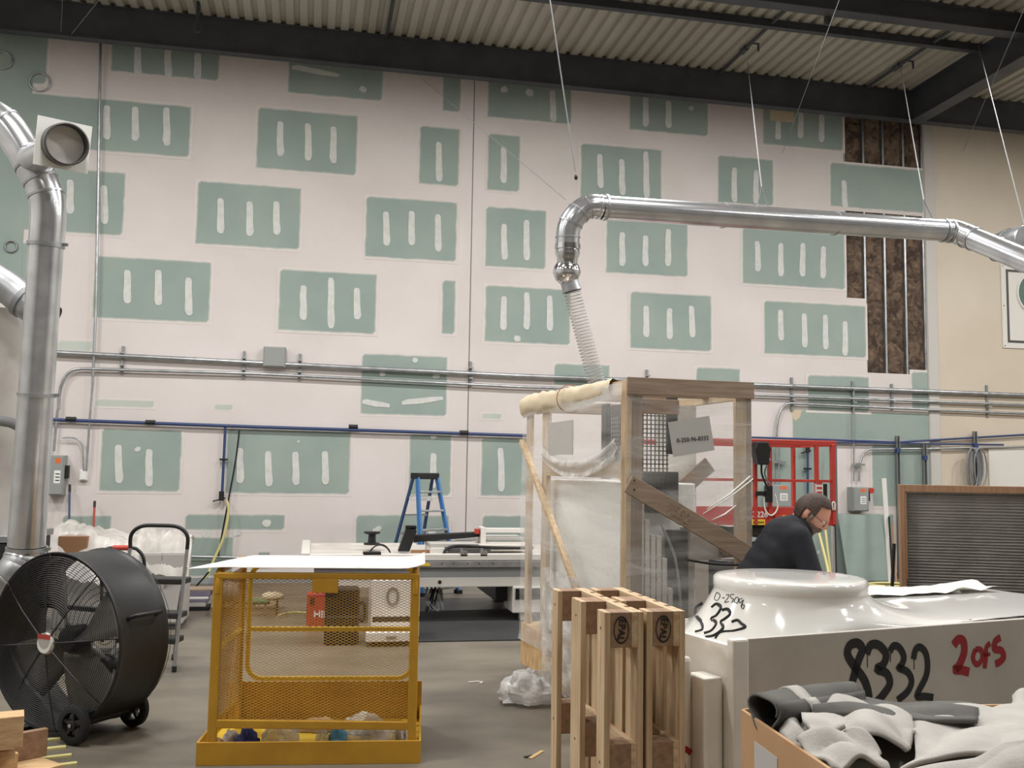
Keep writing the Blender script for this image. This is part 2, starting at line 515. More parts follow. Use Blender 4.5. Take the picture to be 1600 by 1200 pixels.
PANELS = [
    ((-60, 20, 71, 132), [], []), ((-60, 136, 295, 246), [(167,165,218),(212,167,220),(260,168,228)], []),
    ((-60, 252, 191, 368), [(110,281,334),(163,290,350)], []), ((-60, 374, 44, 470), [], []),
    ((176, 60, 341, 126), [(215,72,118),(262,76,121),(309,74,124)], []),
    ((452, 88, 597, 158), [], [(567,140,6)]), ((693, 112, 719, 175), [], []),
    ((763, 120, 892, 194), [(863,142,190)], [(788,140,7),(827,145,7)]),
    ((984, 140, 1106, 213), [(1009,145,198),(1044,158,200)], [(1080,170,5)]),
    ((1192, 158, 1317, 236), [(1216,190,218),(1251,174,216),(1283,178,222)], []),
    ((404, 168, 556, 274), [(438,190,244),(481,193,251),(521,198,255)], []),
    ((657, 197, 716, 291), [(685,222,284)], []), ((763, 209, 811, 300), [(787,230,286)], []),
    ((908, 224, 1033, 318), [(937,241,294),(971,249,305),(1009,237,310)], []),
    ((1122, 243, 1208, 322), [(1147,262,316),(1181,266,318)], []),
    ((1297, 254, 1443, 333), [(1318,282,326)], []),
    ((310, 283, 467, 390), [(345,310,365),(390,315,369),(432,315,367)], []),
    ((573, 307, 712, 409), [(603,331,384),(643,330,383),(684,335,393)], []),
    ((760, 323, 852, 421), [(787,350,406),(823,344,407)], []),
    ((948, 339, 1074, 433), [(972,363,416),(1008,368,416),(1044,358,416)], []),
    ((1160, 356, 1320, 452), [(1183,377,424),(1220,380,432),(1254,380,432),(1286,385,435)], []),
    ((150, 400, 326, 504), [(199,422,474),(248,422,477),(295,434,493)], []),
    ((438, 421, 586, 522), [(474,446,500),(517,434,513),(558,450,499)], []),
    ((692, 438, 710, 522), [], []),
    ((759, 446, 890, 539), [(787,463,516),(823,457,515),(859,462,517)], [(808,529,7)]),
    ((985, 456, 1111, 549), [(1009,478,527),(1046,482,530),(1080,478,527)], []),
    ((1194, 470, 1353, 559), [(1219,484,532),(1256,490,543),(1289,492,546),(1320,502,556)], []),
    ((566, 553, 697, 650), [], [(648,563,5),(598,584,5),(682,587,6)]),
    ((866, 568, 952, 604), [], []), ((1088, 574, 1156, 600), [], []),
    ((1262, 586, 1358, 644), [], []), ((1424, 581, 1454, 640), [], []), ((1238, 640, 1456, 690), [], []),
    ((160, 670, 280, 768), [(185,695,755),(233,702,760)], [(215,702,5)]),
    ((356, 670, 545, 772), [(375,700,755),(419,705,760),(462,706,758),(508,705,757)], [(466,690,2)]),
    ((641, 679, 703, 774), [(677,708,762)], [(677,683,5)]),
    ((753, 684, 830, 775), [(782,700,768)], []),
    ((1168, 690, 1300, 800), [], []), ((1362, 694, 1455, 792), [], []),
    ((98, 806, 173, 830), [], []), ((290, 804, 444, 828), [], [(323,833,8),(370,832,7),(416,817,7)]),
    ((557, 805, 700, 850), [], [(675,832,6)]), ((754, 806, 830, 850), [], []),
    ((290, 840, 362, 900), [], []), ((1305, 803, 1398, 900), [], []), ((1150, 804, 1300, 900), [], []),
]
for rc, st, db in PANELS:
    pn = panel(*rc)
    for s_ in st: strip(pn, *s_, dx=-.012*(s_[2]-s_[1]) + random.uniform(0, 2.5))
    for d_ in db: dab(pn, *d_)
    if rc[0] == 452: stroke(pn, 456, 105, 530, 118, 9)
    if rc[0] == 566: stroke(pn, 566, 628, 609, 634, 9); stroke(pn, 628, 630, 692, 622, 9)
    if rc[0] == 557: stroke(pn, 583, 832, 595, 823, 8)
    if rc[0] == 1192:
        MB().box(wx(1203,165), wx(1240,165), WY-.006, WY-.0045, wz(1220,190), wz(1220,158)).build('paper_scrap', 'tan_patch', pn)
for rc in ((90, 532, 144, 549), (150, 624, 240, 637), (335, 632, 363, 641), (753, 646, 783, 655)): panel(*rc, thin=True, m=.06)
MB().prism([W(1236,641,WY-.004), W(1253,640,WY-.004), W(1250,652,WY-.004), W(1243,658,WY-.004), W(1238,652,WY-.004)], (0,-.002,0)).build('torn_paper', 'tan_patch', wall)

# the finished wall beside the open bays
struct(MB().box(XR + .2, 18, WY-.01, WY+.2, 0, 8.7), 'wall_back_beige', 'beige_wall')
struct(MB().box(XR, XR + .2, WY-.03, WY+.2, 0, 8.7).box(XR-.012, XR, WY-.02, WY+.1, 0, 8.7), 'trim_1', 'strip_grey', bevel=.004)
struct(MB().box(-9.2, -9, -9.5, 15.6, 0, 8.7), 'wall_left', 'grey_wall')
struct(MB().box(18, 18.2, -9.5, 15.6, 0, 8.7), 'wall_right', 'grey_wall')
struct(MB().box(-9.2, 18.2, -9.7, -9.5, 0, 8.7), 'wall_front', 'grey_wall')
# baseboard gap strip at the foot of the wall
struct(MB().box(XL, XR, WY-.012, WY, 0, .09), 'baseboard_back', 'grey_paint')

# ribbed steel roof deck; the ribs run toward the back wall
dk = MB(); pitch = .205
x = -9.2; prof = []
while x < 18.2:
    prof += [(x, 0), (x+.105, 0), (x+.125, .05), (x+.185, .05)]; x += pitch
for yy in (-9.7, 15.4):
    for px_, pz in prof: dk.v.append(Vector((px_, yy, DECK_Z + pz)))
n_ = len(prof)
dk.f = [(i, n_+i, n_+i+1, i+1) for i in range(n_-1)]
dk.box(-9.2, 18.2, -9.7, 15.6, DECK_Z+.14, DECK_Z+.2)
struct(dk, 'ceiling', 'deck')

def ibeam(name, p0, p1, depth, width, label, web=.012):
    """steel beam, top at the deck"""
    p0, p1 = Vector(p0), Vector(p1); mb = MB()
    t = .022
    mb.bar(p0 + ZA*(-t/2), p1 + ZA*(-t/2), width, t)
    mb.bar(p0 + ZA*(-depth+t/2), p1 + ZA*(-depth+t/2), width, t)
    mb.bar(p0 + ZA*(-depth/2), p1 + ZA*(-depth/2), web*6, depth - 2*t)
    return one(mb, name, 'dark_steel', label, 'beam')
ibeam('roof_girder', (-9.2, 14.68, DECK_Z), (18.2, 14.68, DECK_Z), .53, .16, 'dark steel roof beam running along the top of the patched drywall')
ibeam('roof_girder', (10.2, -9.6, DECK_Z), (10.2, 14.58, DECK_Z), .56, .26, 'dark steel beam running out from the wall corner over the hall')
ibeam('roof_girder', (-9.2, 11.78, DECK_Z), (10.05, 11.78, DECK_Z), .30, .2, 'deep dark steel purlin parallel to the wall, further from it')
ibeam('roof_purlin', (-9.2, 12.75, DECK_Z), (10.05, 12.75, DECK_Z), .12, .1, 'slim dark steel purlin between the wall beam and the deep purlin')
def roof_pipe(x, y0, y1, label, r=.028, fit=True):
    t = T('sprinkler_pipe', label, 'pipe', (x, y1, DECK_Z-.08), group='pipes under the roof deck')
    MB().tube([(x, y0, DECK_Z-.06), (x, y1, DECK_Z-.06)], r, 8).build('pipe', 'dark_steel', t, smooth=60, world=True)
    if fit:
        ym = y1 - (y1-y0)*.35
        MB().tube([(x, ym-.09, DECK_Z-.06), (x, ym+.09, DECK_Z-.06)], r*1.7, 8).build('coupling', 'dark_steel', t, smooth=60, world=True)
        MB().tube([(x+.12, ym-.25, DECK_Z-.05), (x+.12, ym-.25, DECK_Z-.18)], .018, 6).tube([(x, ym-.25, DECK_Z-.06), (x+.12, ym-.25, DECK_Z-.06)], .015, 6).build('sprinkler_head', 'dark_steel', t, world=True)
roof_pipe(9.2, 11.9, 14.6, 'dark sprinkler pipe under the deck beside the beam from the corner')
roof_pipe(6.5, 11.9, 14.6, 'dark sprinkler pipe under the deck between the two hanging wires', fit=True)
roof_pipe(.93, 11.9, 14.6, 'dark sprinkler pipe meeting the wall beam above the plain wall joint', fit=False)
for nm, hx, hy, z0, z1, lb in (('drop_rod', G(310,10,8.5).x, G(310,10,8.5).y, 8.1, DECK_Z+.1, 'short dark rod hanging from the roof deck over the panels at the conduit'),
                        ('drop_pipe', G(1293,20,8.3).x, G(1293,20,8.3).y, 8.12, DECK_Z+.1, 'dark drop pipe with coupling hanging by the slim purlin')):
    t = T(nm, lb, 'pipe', (hx, hy, z0))
    MB().tube([(0,0,0), (0,0,z1-z0)], .03, 8).build('pipe', 'dark_steel', t, smooth=60)
    MB().tube([(0,0,.02), (0,0,.12)], .055, 8).build('coupling', 'dark_steel', t, smooth=60)

# ---------------------------------------------------------------- services on the back wall
PY = WY - .07
def wp(px, py, y=PY): return W(px, py, y)
def conduit(pts, r, label, mt='galv_dull', group=None, name='conduit', n=8, y=PY):
    return one(MB().tube([wp(*p, y) for p in pts], r, n), name, mt, label, 'pipe', group, smooth=60)
def elbow(p0, c, p1, n=6):
    """quadratic bend from p0 to p1 around corner c, in pixels on the wall"""
    return [((1-t)**2*p0[0]+2*t*(1-t)*c[0]+t*t*p1[0], (1-t)**2*p0[1]+2*t*(1-t)*c[1]+t*t*p1[1]) for t in [i/n for i in range(n+1)]]
conduit([(-120,540),(90,551),(400,567),(800,587),(1200,602),(1640,619)], .038, 'thick steel conduit, topmost of the horizontal runs across the wall')
conduit(elbow((92,640),(90,576),(126,576)) + [(400,584),(800,604),(1200,618),(1640,634)], .024, 'thin steel conduit below the thick one, with a bend near the tall duct')
conduit(elbow((1213,684),(1213,630),(1236,630)) + [(1400,638),(1640,648)], .022, 'lowest steel conduit of the runs, bending down beside the red lift')
conduit(elbow((1342,752),(1342,703),(1360,702)) + [(1460,701),(1640,697)], .018, 'thin conduit bending down into the switch box beside the filter')
conduit([(1334,610),(1334,752)], .014, 'thin upright conduit dropping from the runs to the switch box')
conduit([(157.5,50),(153.5,300),(150,480),(145,600)], .02, 'long upright conduit beside the tall duct, from the roof beam down')
conduit([(145,600),(140,660),(135,735)], .016, 'short upright conduit below the long one, down to the white socket')
conduit(elbow((98,684),(128,680),(130,700)) + [(131,735)], .013, 'short bent conduit joining the switch box to the white socket')
conduit([(90,640),(84,705)], .02, 'short upright conduit behind the tall duct into the switch box')
conduit([(200,868),(470,873)], .022, 'low horizontal conduit along the wall behind the yellow basket')
for a, b, l in (((1209,700),(1209,758),'shorter upright conduit into the switch box behind the red lift'), ((1217,690),(1217,758),'longer upright conduit into the switch box behind the red lift')):
    conduit([a, b], .016, l, group='conduits behind the lift')
for k, (x, y0, y1) in enumerate(((193,541,585),(382,549,592),(469,553,595),(735,565,604),(1010,578,615),(1236,590,642),(1331,596,645),(1392,600,640),(1540,602,652))):
    a, b = W(x, y0), W(x-.5, y1)
    lab = ['strut clamp crossing the conduits next to the tall duct', 'strut clamp on the conduits left of the junction box', 'strut clamp on the conduits right of the junction box',
           'strut clamp on the conduits at the plain wall joint', 'strut clamp on the conduits above the crate', 'strut clamp on the conduits above the red lift',
           'strut clamp on the conduits above the switch box with red lever', 'strut clamp on the conduits under the open stud bay', 'strut clamp on the conduits across the beige wall'][k]
    t = T('strut_channel', lab, 'bracket', (a.x, WY-.03, b.z), group='strut clamps on the conduit runs')
    h = a.z - b.z
    MB().box(-.02, .02, -.005, .03, 0, h).build('channel', 'strut', t)
    for j in range(2): MB().box(-.03, .03, -.085, -.005, h*(.32+.42*j)-.012, h*(.32+.42*j)+.012).build('clamp', 'galv_dull', t)
# blue compressed-air line
conduit([(-120,649),(90,656),(400,667),(620,674),(830,681)], .026, 'dark blue air pipe running along the wall left of the crate', 'blue_pipe')
conduit([(1160,683),(1290,687),(1404,691),(1500,685),(1640,677)], .018, 'blue air pipe running behind the red lift to the posts', 'blue_pipe')
conduit([(1300,691),(1420,693),(1568,695)], .016, 'lower blue air pipe with end fitting on the posts', 'blue_pipe')
for x, y, lb in ((111,655,'beside the tall duct'), (235,660,'above the narrow panel'), (552,667,'above the four-strip panel'), (725,676,'at the plain wall joint')):
    c = wp(x, y); one(MB().tube([c - XA*.07, c + XA*.07], .036, 8), 'pipe_coupling', 'black', 'coupling on the blue air pipe ' + lb, 'coupling', 'couplings on the blue air pipe', smooth=60)
def drop(pts, valve, label):
    a = wp(*pts[0]); t = T('air_drop', label, 'pipe', wp(*pts[-1]))
    MB().tube([wp(*p) for p in pts], .02, 8).build('pipe', 'blue_pipe', t, smooth=60, world=True)
    c = wp(*valve)
    v = MB().tube([c + ZA*.06, c - ZA*.08], .038, 8).build('valve', 'black', t, smooth=60, world=True)
    MB().bar(c - XA*.12 - ZA*.09, c + XA*.06 - ZA*.04, .03, .02).build('lever', 'black', v, world=True)
    m = wp((pts[0][0]+pts[-1][0])/2, (pts[0][1]+pts[-1][1])/2)
    MB().obox(m, XA, YA, ZA, .06, .03, .015).build('clamp', 'black', t, world=True)
drop([(352,668),(347,768)], (346,774), 'blue air drop with black valve hanging beside the four-strip panel')
drop([(1262,690),(1262,775)], (1262,700), 'blue air drop behind the red lift')
one(MB().tube(smooth_path([wp(374,672), wp(368,720), wp(358,775), wp(346,840), wp(341,868)]), .012, 6), 'cord', 'black_rubber', 'thin black cord hanging from the blue air pipe', 'cord', smooth=180)
one(MB().tube(smooth_path([wp(354,782,PY-.05), wp(357,800,PY-.06), wp(349,840,PY-.08), wp(334,875,PY-.12), wp(325,897,PY-.2), wp(322,903,PY-.2)]), .02, 8), 'air_hose', 'yellow_hose', 'pale yellow air hose hanging from the valve', 'hose', smooth=180)
# boxes
def ebox(name, x0, y0, x1, y1, depth, label, lever=None, labels=True, y=WY, mt='box_grey'):
    a, b = W(x0, y0, y-depth), W(x1, y1, y-depth)
    w, h = b.x-a.x, a.z-b.z
    t = T(name, label, 'electrical box', ((a.x+b.x)/2, y, b.z))
    MB().box(-w/2, w/2, -depth, 0, 0, h).build('body', mt, t, bevel=.008)
    dr = MB().box(-w/2+.015, w/2-.015, -depth-.012, -depth, .015, h-.015).build('cover', mt, t, bevel=.004)
    if labels:
        MB().box(-.02, w*.3, -depth-.014, -depth-.012, h*.3, h*.62).build('info_label', 'label_white', dr)
        for q in range(3): MB().box(0, w*.26, -depth-.0155, -depth-.014, h*(.36+.08*q), h*(.385+.08*q)).build('print_line', 'ink', dr)
        MB().box(-w*.05, w*.28, -depth-.014, -depth-.012, h*.8, h*.93).build('warning_label', 'orange', dr)
    if lever:
        l = MB().box(w/2, w/2+.05, -depth*.8, -depth*.3, h*.42, h*.75).build('switch_lever', 'black', t, bevel=.006)
        if lever == 'red': MB().lathe([(.0,-.03),(.05,-.03),(.05,.03),(0,.03)], (w/2+.09, -depth*.6, h*.86), (0,1,0), 12).build('lever_knob', 'red', l, smooth=40)
    return t
ebox('junction_box', 412, 541, 446, 574, .13, 'large grey square junction box on the conduits', labels=False)
ebox('switch_box', 76, 711, 98, 774, .18, 'grey safety switch box on the wall behind the tall duct', lever='black')
ebox('switch_box', 1203, 757, 1237, 793, .2, 'grey safety switch box behind the red lift railing', lever='black')
ebox('switch_box', 1333, 761, 1358, 799, .2, 'grey safety switch box with red lever knob beside the filter', lever='red')
ebox('wall_socket', 124, 734, 136, 751, .06, 'small white socket box below the upright conduit', labels=False, mt='label_white')
ebox('outlet_box', 405, 863, 420, 879, .07, 'small grey outlet box on the low conduit', labels=False)
for x, y, l in ((1218, 722, 'conduit clamp above the switch box behind the red lift'), (1341, 726, 'conduit clamp above the switch box with red lever')):
    c = wp(x, y); one(MB().obox(c, XA, YA, ZA, .12, .02, .016).obox(c, XA, YA, ZA, .03, .035, .03), 'conduit_clamp', 'galv_dull', l, 'bracket')
# posts that carry the air pipes
for (xa, ya), (xb, yb), l in (((1402,681),(1408,900),'grey strut post holding the blue pipes, the one beside the filter corner'), ((1444,692),(1449,900),'grey strut post at the edge of the green boards'), ((1523,674),(1527,900),'grey strut post with the hanging cable coil')):
    a = W(xa, ya, WY-.1); z1 = a.z
    t = T('strut_post', l, 'post', (a.x, WY-.1, 0), group='strut posts along the wall')
    MB().box(-.03, -.02, -.03, .03, 0, z1).box(.02, .03, -.03, .03, 0, z1).box(-.03, .03, .02, .03, 0, z1).build('channel', 'strut', t)
    MB().box(-.035, .035, -.04, .035, z1-.3, z1-.22).build('pipe_clamp', 'blue_pipe', t)
    MB().box(-.08, .08, -.08, .04, 0, .01).build('foot_plate', 'strut', t)
cc = W(1524, 700, WY-.2)
t = T('cable_coil', 'coil of grey cable hanging from the post on the beige wall', 'cable', W(1526, 757, WY-.2))
for k in range(7):
    o = (k-3)*.022
    pts = [Vector((cc.x + o*1.2 + (.11+.02*math.sin(k*2.3))*math.sin(a), cc.y - .02*math.cos(k), cc.z - .36 - .05*math.sin(k) + (.36+.05*math.sin(k))*math.cos(a))) for a in [2*math.pi*i/18 for i in range(18)]]
    MB().tube(pts, .014, 5, closed=True).build('cable_loop', 'cable_grey' if k % 3 else 'strut', t, smooth=180, world=True)
one(MB().box(wx(1543,720), wx(1640,720), WY-.04, WY-.011, wz(1560,790), wz(1560,700)), 'wall_board', 'white_paint', 'pale grey board fixed on the beige wall above the filter', 'board')
ro = [((62,128),14),((4,94),13),((17,385),8)]
for (x, y), r in ro:
    c = W(x, y, WY-.03); rr = r*.0103
    one(MB().tube(arc(c, XA, ZA, rr, 0, 2*math.pi, 20)[:-1], .012, 6, closed=True), 'wire_ring', 'galv_dull' if r > 10 else 'strut', {14:'pale wire ring hung on the wall above the duct gate', 13:'pale wire ring hung on the wall by the roof beam', 8:'small dark ring on the wall behind the tall duct'}[r], 'ring', smooth=180)
# framed sign
a, b = W(1563, 412, WY-.02), W(1600, 545, WY-.02)
sw, sh = 2.2, a.z-b.z
t = T('wall_sign', 'white sign with dark border and green capital letter on beige wall', 'sign', (a.x, WY-.011, b.z))
MB().box(0, sw, -.02, 0, 0, sh).build('board', 'white_paint', t, bevel=.003)
bd = MB(); e = .1; q = .045
bd.box(e, sw-e, -.024, -.02, e, e+q).box(e, sw-e, -.024, -.02, sh-e-q, sh-e).box(e, e+q, -.024, -.02, e+q, sh-e-q).box(sw-e-q, sw-e, -.024, -.02, e+q, sh-e-q)
bd.build('border', 'sign_frame', t)
for px_, pz in ((.04,.04),(.04,sh-.04),(.04,sh*.5)): MB().lathe([(0,-.023),(.012,-.023),(.012,-.02)], (px_,0,pz), (0,1,0), 8).build('screw', 'sign_frame', t)
def cring(mb, c, ro_, ri, y0, y1, t0, t1, n=24, sx=.85):
    vs = []; fs = []
    for i in range(n+1):
        g = t0+(t1-t0)*i/n
        for rr in (ro_, ri):
            for yy in (y0, y1): vs.append((c[0]+rr*sx*math.cos(g), yy, c[1]+rr*math.sin(g)))
    for i in range(n):
        o = i*4
        fs += [(o,o+4,o+6,o+2),(o+1,o+3,o+7,o+5),(o,o+1,o+5,o+4),(o+2,o+6,o+7,o+3)]
    fs += [(0,2,3,1),(n*4,n*4+1,n*4+3,n*4+2)]
    mb.add(vs, fs)
lz = sh - .52
m1 = MB(); cring(m1, (.62, lz), .36, .16, -.05, -.02, .8, 2*math.pi-.8); m1.build('letter_edge', 'label_white', t)
m2 = MB(); cring(m2, (.62, lz), .33, .19, -.058, -.05, .86, 2*math.pi-.86); m2.build('letter', 'sign_green', t)
# ---------------------------------------------------------------- round metal ducts
def ring(mb, c, axis, r, w, t=.012, n=28):
    mb.lathe([(r, -w/2), (r+t, -w/2), (r+t, w/2), (r, w/2)], c, axis, n)
ZD = 8.0
t = T('exhaust_duct', 'tall shiny galvanised duct rising behind the drum fan with an open gate at its top', 'duct', P(40, 857, ZD))
pb, pt_ = P(41, 853, ZD), P(72, 384, ZD)
rD = 25.5 * ZD / FPX
MB().lathe([(rD*1.08, 0), (rD*1.02, (pt_-pb).length*.5), (rD*.98, (pt_-pb).length)], pb, pt_-pb, 36).build('straight_pipe', 'galv', t, smooth=60, world=True)
up_path = smooth_path([pt_, P(75,345,ZD), P(74,315,ZD), P(66,288,ZD), P(50,258,ZD), P(33,228,ZD), P(8,195,ZD), P(-30,170,ZD), P(-75,142,ZD), P(-100,100,ZD), P(-106,40,ZD), P(-108,-120,ZD)], 5)
el = MB().tube(up_path, rD*1.02, 28, caps=False).build('elbow', 'galv', t, smooth=50, world=True)
for k in (0, 12, 16, 20, 30):
    sm = MB(); ring(sm, up_path[k], up_path[min(k+1, len(up_path)-1)] - up_path[k], rD*1.02, .02, .008)
    sm.build('seam_band', 'galv_dull', el, smooth=60, world=True)
gc = P(101, 226, ZD-.42); br0 = P(48, 252, ZD)
ax = (gc - br0).normalized()
MB().lathe([(rD*.98, 0), (rD*.95, (gc-br0).length-.16)], br0, ax, 28).build('branch_pipe', 'galv', t, smooth=60, world=True)
fa = Vector((.42, -.88, -.2)).normalized()
gt = MB(); gp = gc - fa*.06
sx_ = fa.cross(ZA).normalized(); sz_ = sx_.cross(fa)
gt.obox(gp, sx_, sz_, fa, .2, .19, .008)
g = gt.build('gate_plate', 'label_white', t, world=True)
rr_ = MB().lathe([(.15, 0), (.165, 0), (.165, .15), (.155, .155), (.15, .15), (.15, .02)], gp, fa, 32).build('gate_collar', 'sign_frame', t, smooth=50, world=True)
MB().lathe([(.0, .035), (.148, .035)], gp, fa, 32).build('gate_blade', 'white_paint', t, smooth=60, world=True)
for px_, py_, k, lab in ((72,382,1.0,'u'), (58,617,1.04,'m'), (42,857,1.1,'l')):
    c = P(px_, py_, ZD); m = MB(); ring(m, c, pt_-pb, rD*k, .03, .012)
    b_ = m.build('band_clamp', 'galv_dull', t, smooth=60, world=True)
    MB().obox(c + R0*(rD*k+.025), R0, FW, ZA, .02, .012, .012).build('clamp_bolt', 'strut', b_, world=True)
lo_path = smooth_path([pb, P(39,868,ZD), P(30,885,ZD-.05), P(15,905,ZD-.05), P(-12,928,ZD+.4), P(-45,934,ZD+1.0), P(-70,934,ZD+1.6)], 5)
MB().tube(lo_path, rD*1.1, 28, caps=False).build('lower_elbow', 'galv_dull', t, smooth=50, world=True)
for k in (3, 8, 13):
    m = MB(); ring(m, lo_path[k], lo_path[k+1]-lo_path[k], rD*1.1, .018, .008); m.build('seam_band', 'galv', t, smooth=60, world=True)

# dust collector bag housing left of the duct
t = T('dust_collector', 'large off-white stained dust collector beside the tall duct', 'machine', G(-60, 960))
MWD[t.name] = Matrix.Translation(t.location)
zc = 9.6
c0, c1 = P(-150, 475, zc), P(30, 850, zc)
def bagf(u, v):
    a = 2*math.pi*u
    cx, cy = (c0.x+c1.x)/2, c1.y+.5
    k = 1 + .02*noise.noise((math.cos(a)*2, math.sin(a)*2, v*4)) + .03*math.sin(v*math.pi*5)*.3
    sx, sy = (c1.x-c0.x)/2*k, .55*k
    ca, sa = math.cos(a), math.sin(a)
    q = lambda z: math.copysign(abs(z)**.45, z)
    return Vector((cx + sx*q(ca), cy + sy*q(sa), lerp(c1.z, c0.z, v)))
MB().grid(48, 24, bagf).build('filter_bag', 'bag_cloth', t, smooth=180, world=True)
zb = c1.z
MB().box(c0.x-.02, c1.x+.03, c1.y-.08, c1.y+1.08, .45, zb+.02).build('hopper', 'fan_drum', t, world=True, bevel=.02)
MB().box(c0.x-.04, c1.x+.05, c1.y-.1, c1.y+1.1, zb+.02, zb+.09).build('rim', 'galv_dull', t, world=True, bevel=.01)
for lx in (c0.x+.1, c1.x-.1):
    for ly in (c1.y, c1.y+1.0): MB().box(lx-.04, lx+.04, ly-.04, ly+.04, 0, .45).build('leg', 'strut', t, world=True)
d0, d1 = P(-40, 418, zc-.1), P(38, 470, zc-.1)
du = MB().tube(smooth_path([P(-95,500,zc+.45), P(-95,440,zc+.4), P(-75,405,zc+.2), d0, P(10,448,zc-.1), d1, P(78,500,zc-.1)]), .16, 20, caps=False).build('inlet_duct', 'galv_dull', t, smooth=60, world=True)
m = MB(); ring(m, d1, d1-d0, .16, .05, .02); m.build('duct_collar', 'strut', du, smooth=60, world=True)
MB().tube(smooth_path([P(-20,655,zc-.3), P(15,660,zc-.25), P(32,668,zc-.2)]), .05, 10).build('hose', 'cable_grey', t, smooth=180, world=True)

# overhead branch with ball joint and clear hose
t = T('overhead_duct', 'long shiny galvanised duct hung on wires across the wall above the crate', 'duct', P(888, 440, 8.8))
a0, a1 = P(940, 324, 8.8), P(1476, 360, 9.8)
rO = .112
MB().tube([a0, a1], rO, 36, caps=False).build('straight_pipe', 'galv', t, smooth=60, world=True)
ep = smooth_path([a0, P(926,322,8.78), P(910,328,8.77), P(896,342,8.75), P(888,360,8.75), P(887,386,8.75)], 5)
el = MB().tube(ep, rO*.98, 32, caps=False).build('elbow', 'galv', t, smooth=60, world=True)
for k in (2, 7, 12, 17, 22):
    m = MB(); ring(m, ep[k], ep[k+1]-ep[k], rO*.98, .012, .006); m.build('seam_band', 'galv_dull', el, smooth=60, world=True)
dn = (P(885,440,8.75) - P(887,386,8.75)).normalized(); q0 = P(887,386,8.75)
MB().lathe([(rO*1.04,-.03),(rO*1.06,.02),(rO*.98,.025),(rO*1.02,.06),(rO*.88,.1),(rO*.84,.15),(rO*.92,.155),(rO*.92,.175),(rO*.8,.18),(rO*.8,.24)], q0, dn, 32).build('reducer', 'chrome', t, smooth=35, world=True)
bc = P(885.5, 425, 8.75)
prof = [(.124*math.sin(a), -.124*math.cos(a)) for a in [math.pi*(.12+.76*i/14) for i in range(15)]]
bl = MB().lathe(prof, bc, dn, 32).build('ball_joint', 'chrome', t, smooth=60, world=True)
m = MB(); ring(m, bc, dn, .122, .03, .006); m.build('ball_band', 'galv', bl, smooth=60, world=True)
h0, h1 = P(890, 442, 8.75), P(936, 612, 8.72)
MB().lathe([(.083,-.03),(.083,.06),(.09,.06),(.09,.08)], h0, h1-h0, 24).build('hose_collar', 'galv_dull', t, smooth=60, world=True)
# right-hand bend and runs
b0, b1, b2 = P(1496,363,9.8), P(1516,371,9.72), P(1700,448,8.5)
b2 = b1 + (b2-b1)*2.3
MB().tube(smooth_path([a1, P(1488,361,9.82), b0, P(1506,367,9.76), b1], 4), rO*1.05, 32, caps=False).build('bend', 'galv', t, smooth=60, world=True)
MB().tube([b1, b2], rO, 32, caps=False).build('sloping_pipe', 'galv', t, smooth=60, world=True)
for p_, d_ in ((P(946,324,8.81), a1-a0), (P(1130,336.5,9.15), a1-a0), (P(1304,348.5,9.47), a1-a0), (P(1474,360,9.79), a1-a0), (P(1484,361,9.8), a1-a0), (P(1510,369,9.74), b2-b1), (P(1522,373.5,9.68), b2-b1), (P(1561,390,9.42), b2-b1)):
    m = MB(); ring(m, p_, d_, rO*1.0, .02, .01); m.build('band_clamp', 'galv_dull', t, smooth=60, world=True)

hs = T('clear_hose', 'clear ribbed vacuum hose hanging from the ball joint behind the crate', 'hose', h1)
axh = (h1-h0); Lh = axh.length; axn = axh.normalized(); ha = axn.cross(YA).normalized(); hb = axn.cross(ha)
turns = 34
hp = [h0 + axn*(Lh*i/(turns*14)) + (ha*math.cos(2*math.pi*i/14) + hb*math.sin(2*math.pi*i/14))*.078 for i in range(turns*14+1)]
MB().tube(hp, .0045, 5).build('helix_wire', 'paper_grey', hs, smooth=180, world=True)
MB().lathe([(.075, 0), (.075, Lh)], h0, axn, 24).build('hose_wall', 'hose_film', hs, smooth=180, world=True)

# far round duct end at the frame edge
t = T('round_duct', 'short round galvanised duct end behind the sloping duct run', 'duct', P(1606, 374, 10.6))
MB().lathe([(0,-.02),(.16,-.02),(.17,0),(.17,.5)], P(1606,374,10.6), Vector((.1,.98,.05)), 28).build('pipe', 'galv_dull', t, smooth=50, world=True)
m = MB(); ring(m, P(1606,374,10.6)+Vector((.03,.3,.015)), Vector((.1,.98,.05)), .17, .03, .012); m.build('band_clamp', 'galv', t, smooth=60, world=True)

# hanging wires
def wire(pts, label, r=.006, mt='cable_grey', wt=None):
    o = one(MB().tube(pts, r, 5), 'hanging_wire', mt, label, 'wire')
    return o
wire([P(858, -8, 9.0), P(899, 268, 8.9)], 'thin loose wire hanging straight down left of the elbow')
one(MB().ell(P(900, 277, 8.9), .018, .018, .026, 8, 6), 'wire_plug', 'black', 'small dark plug at the end of the loose wire', 'plug', smooth=180)
wq = P(1192, 340, 9.27)
wire([G(1168, 97, DECK_Z-.03), P(1190, 292, 9.3)], 'hanger wire of the long duct from the deck near the middle pipe')
wire([P(1190, 292, 9.3), P(1184, 318, 9.3), P(1182, 330, 9.25)], 'left leg of the wire fork gripping the long duct')
wire([P(1190, 292, 9.3), P(1198, 318, 9.3), P(1205, 334, 9.3)], 'right leg of the wire fork gripping the long duct')
wire([G(1406, 98, DECK_Z-.06), P(1443, 312, 9.75)], 'hanger wire holding the long duct just before its bend')
wire([P(1443, 312, 9.75), P(1459, 346, 9.75)], 'slanting end of the hanger wire by the duct bend')
wire([P(1443, 312, 9.75), P(1444, 342, 9.73)], 'straight end of the hanger wire by the duct bend')
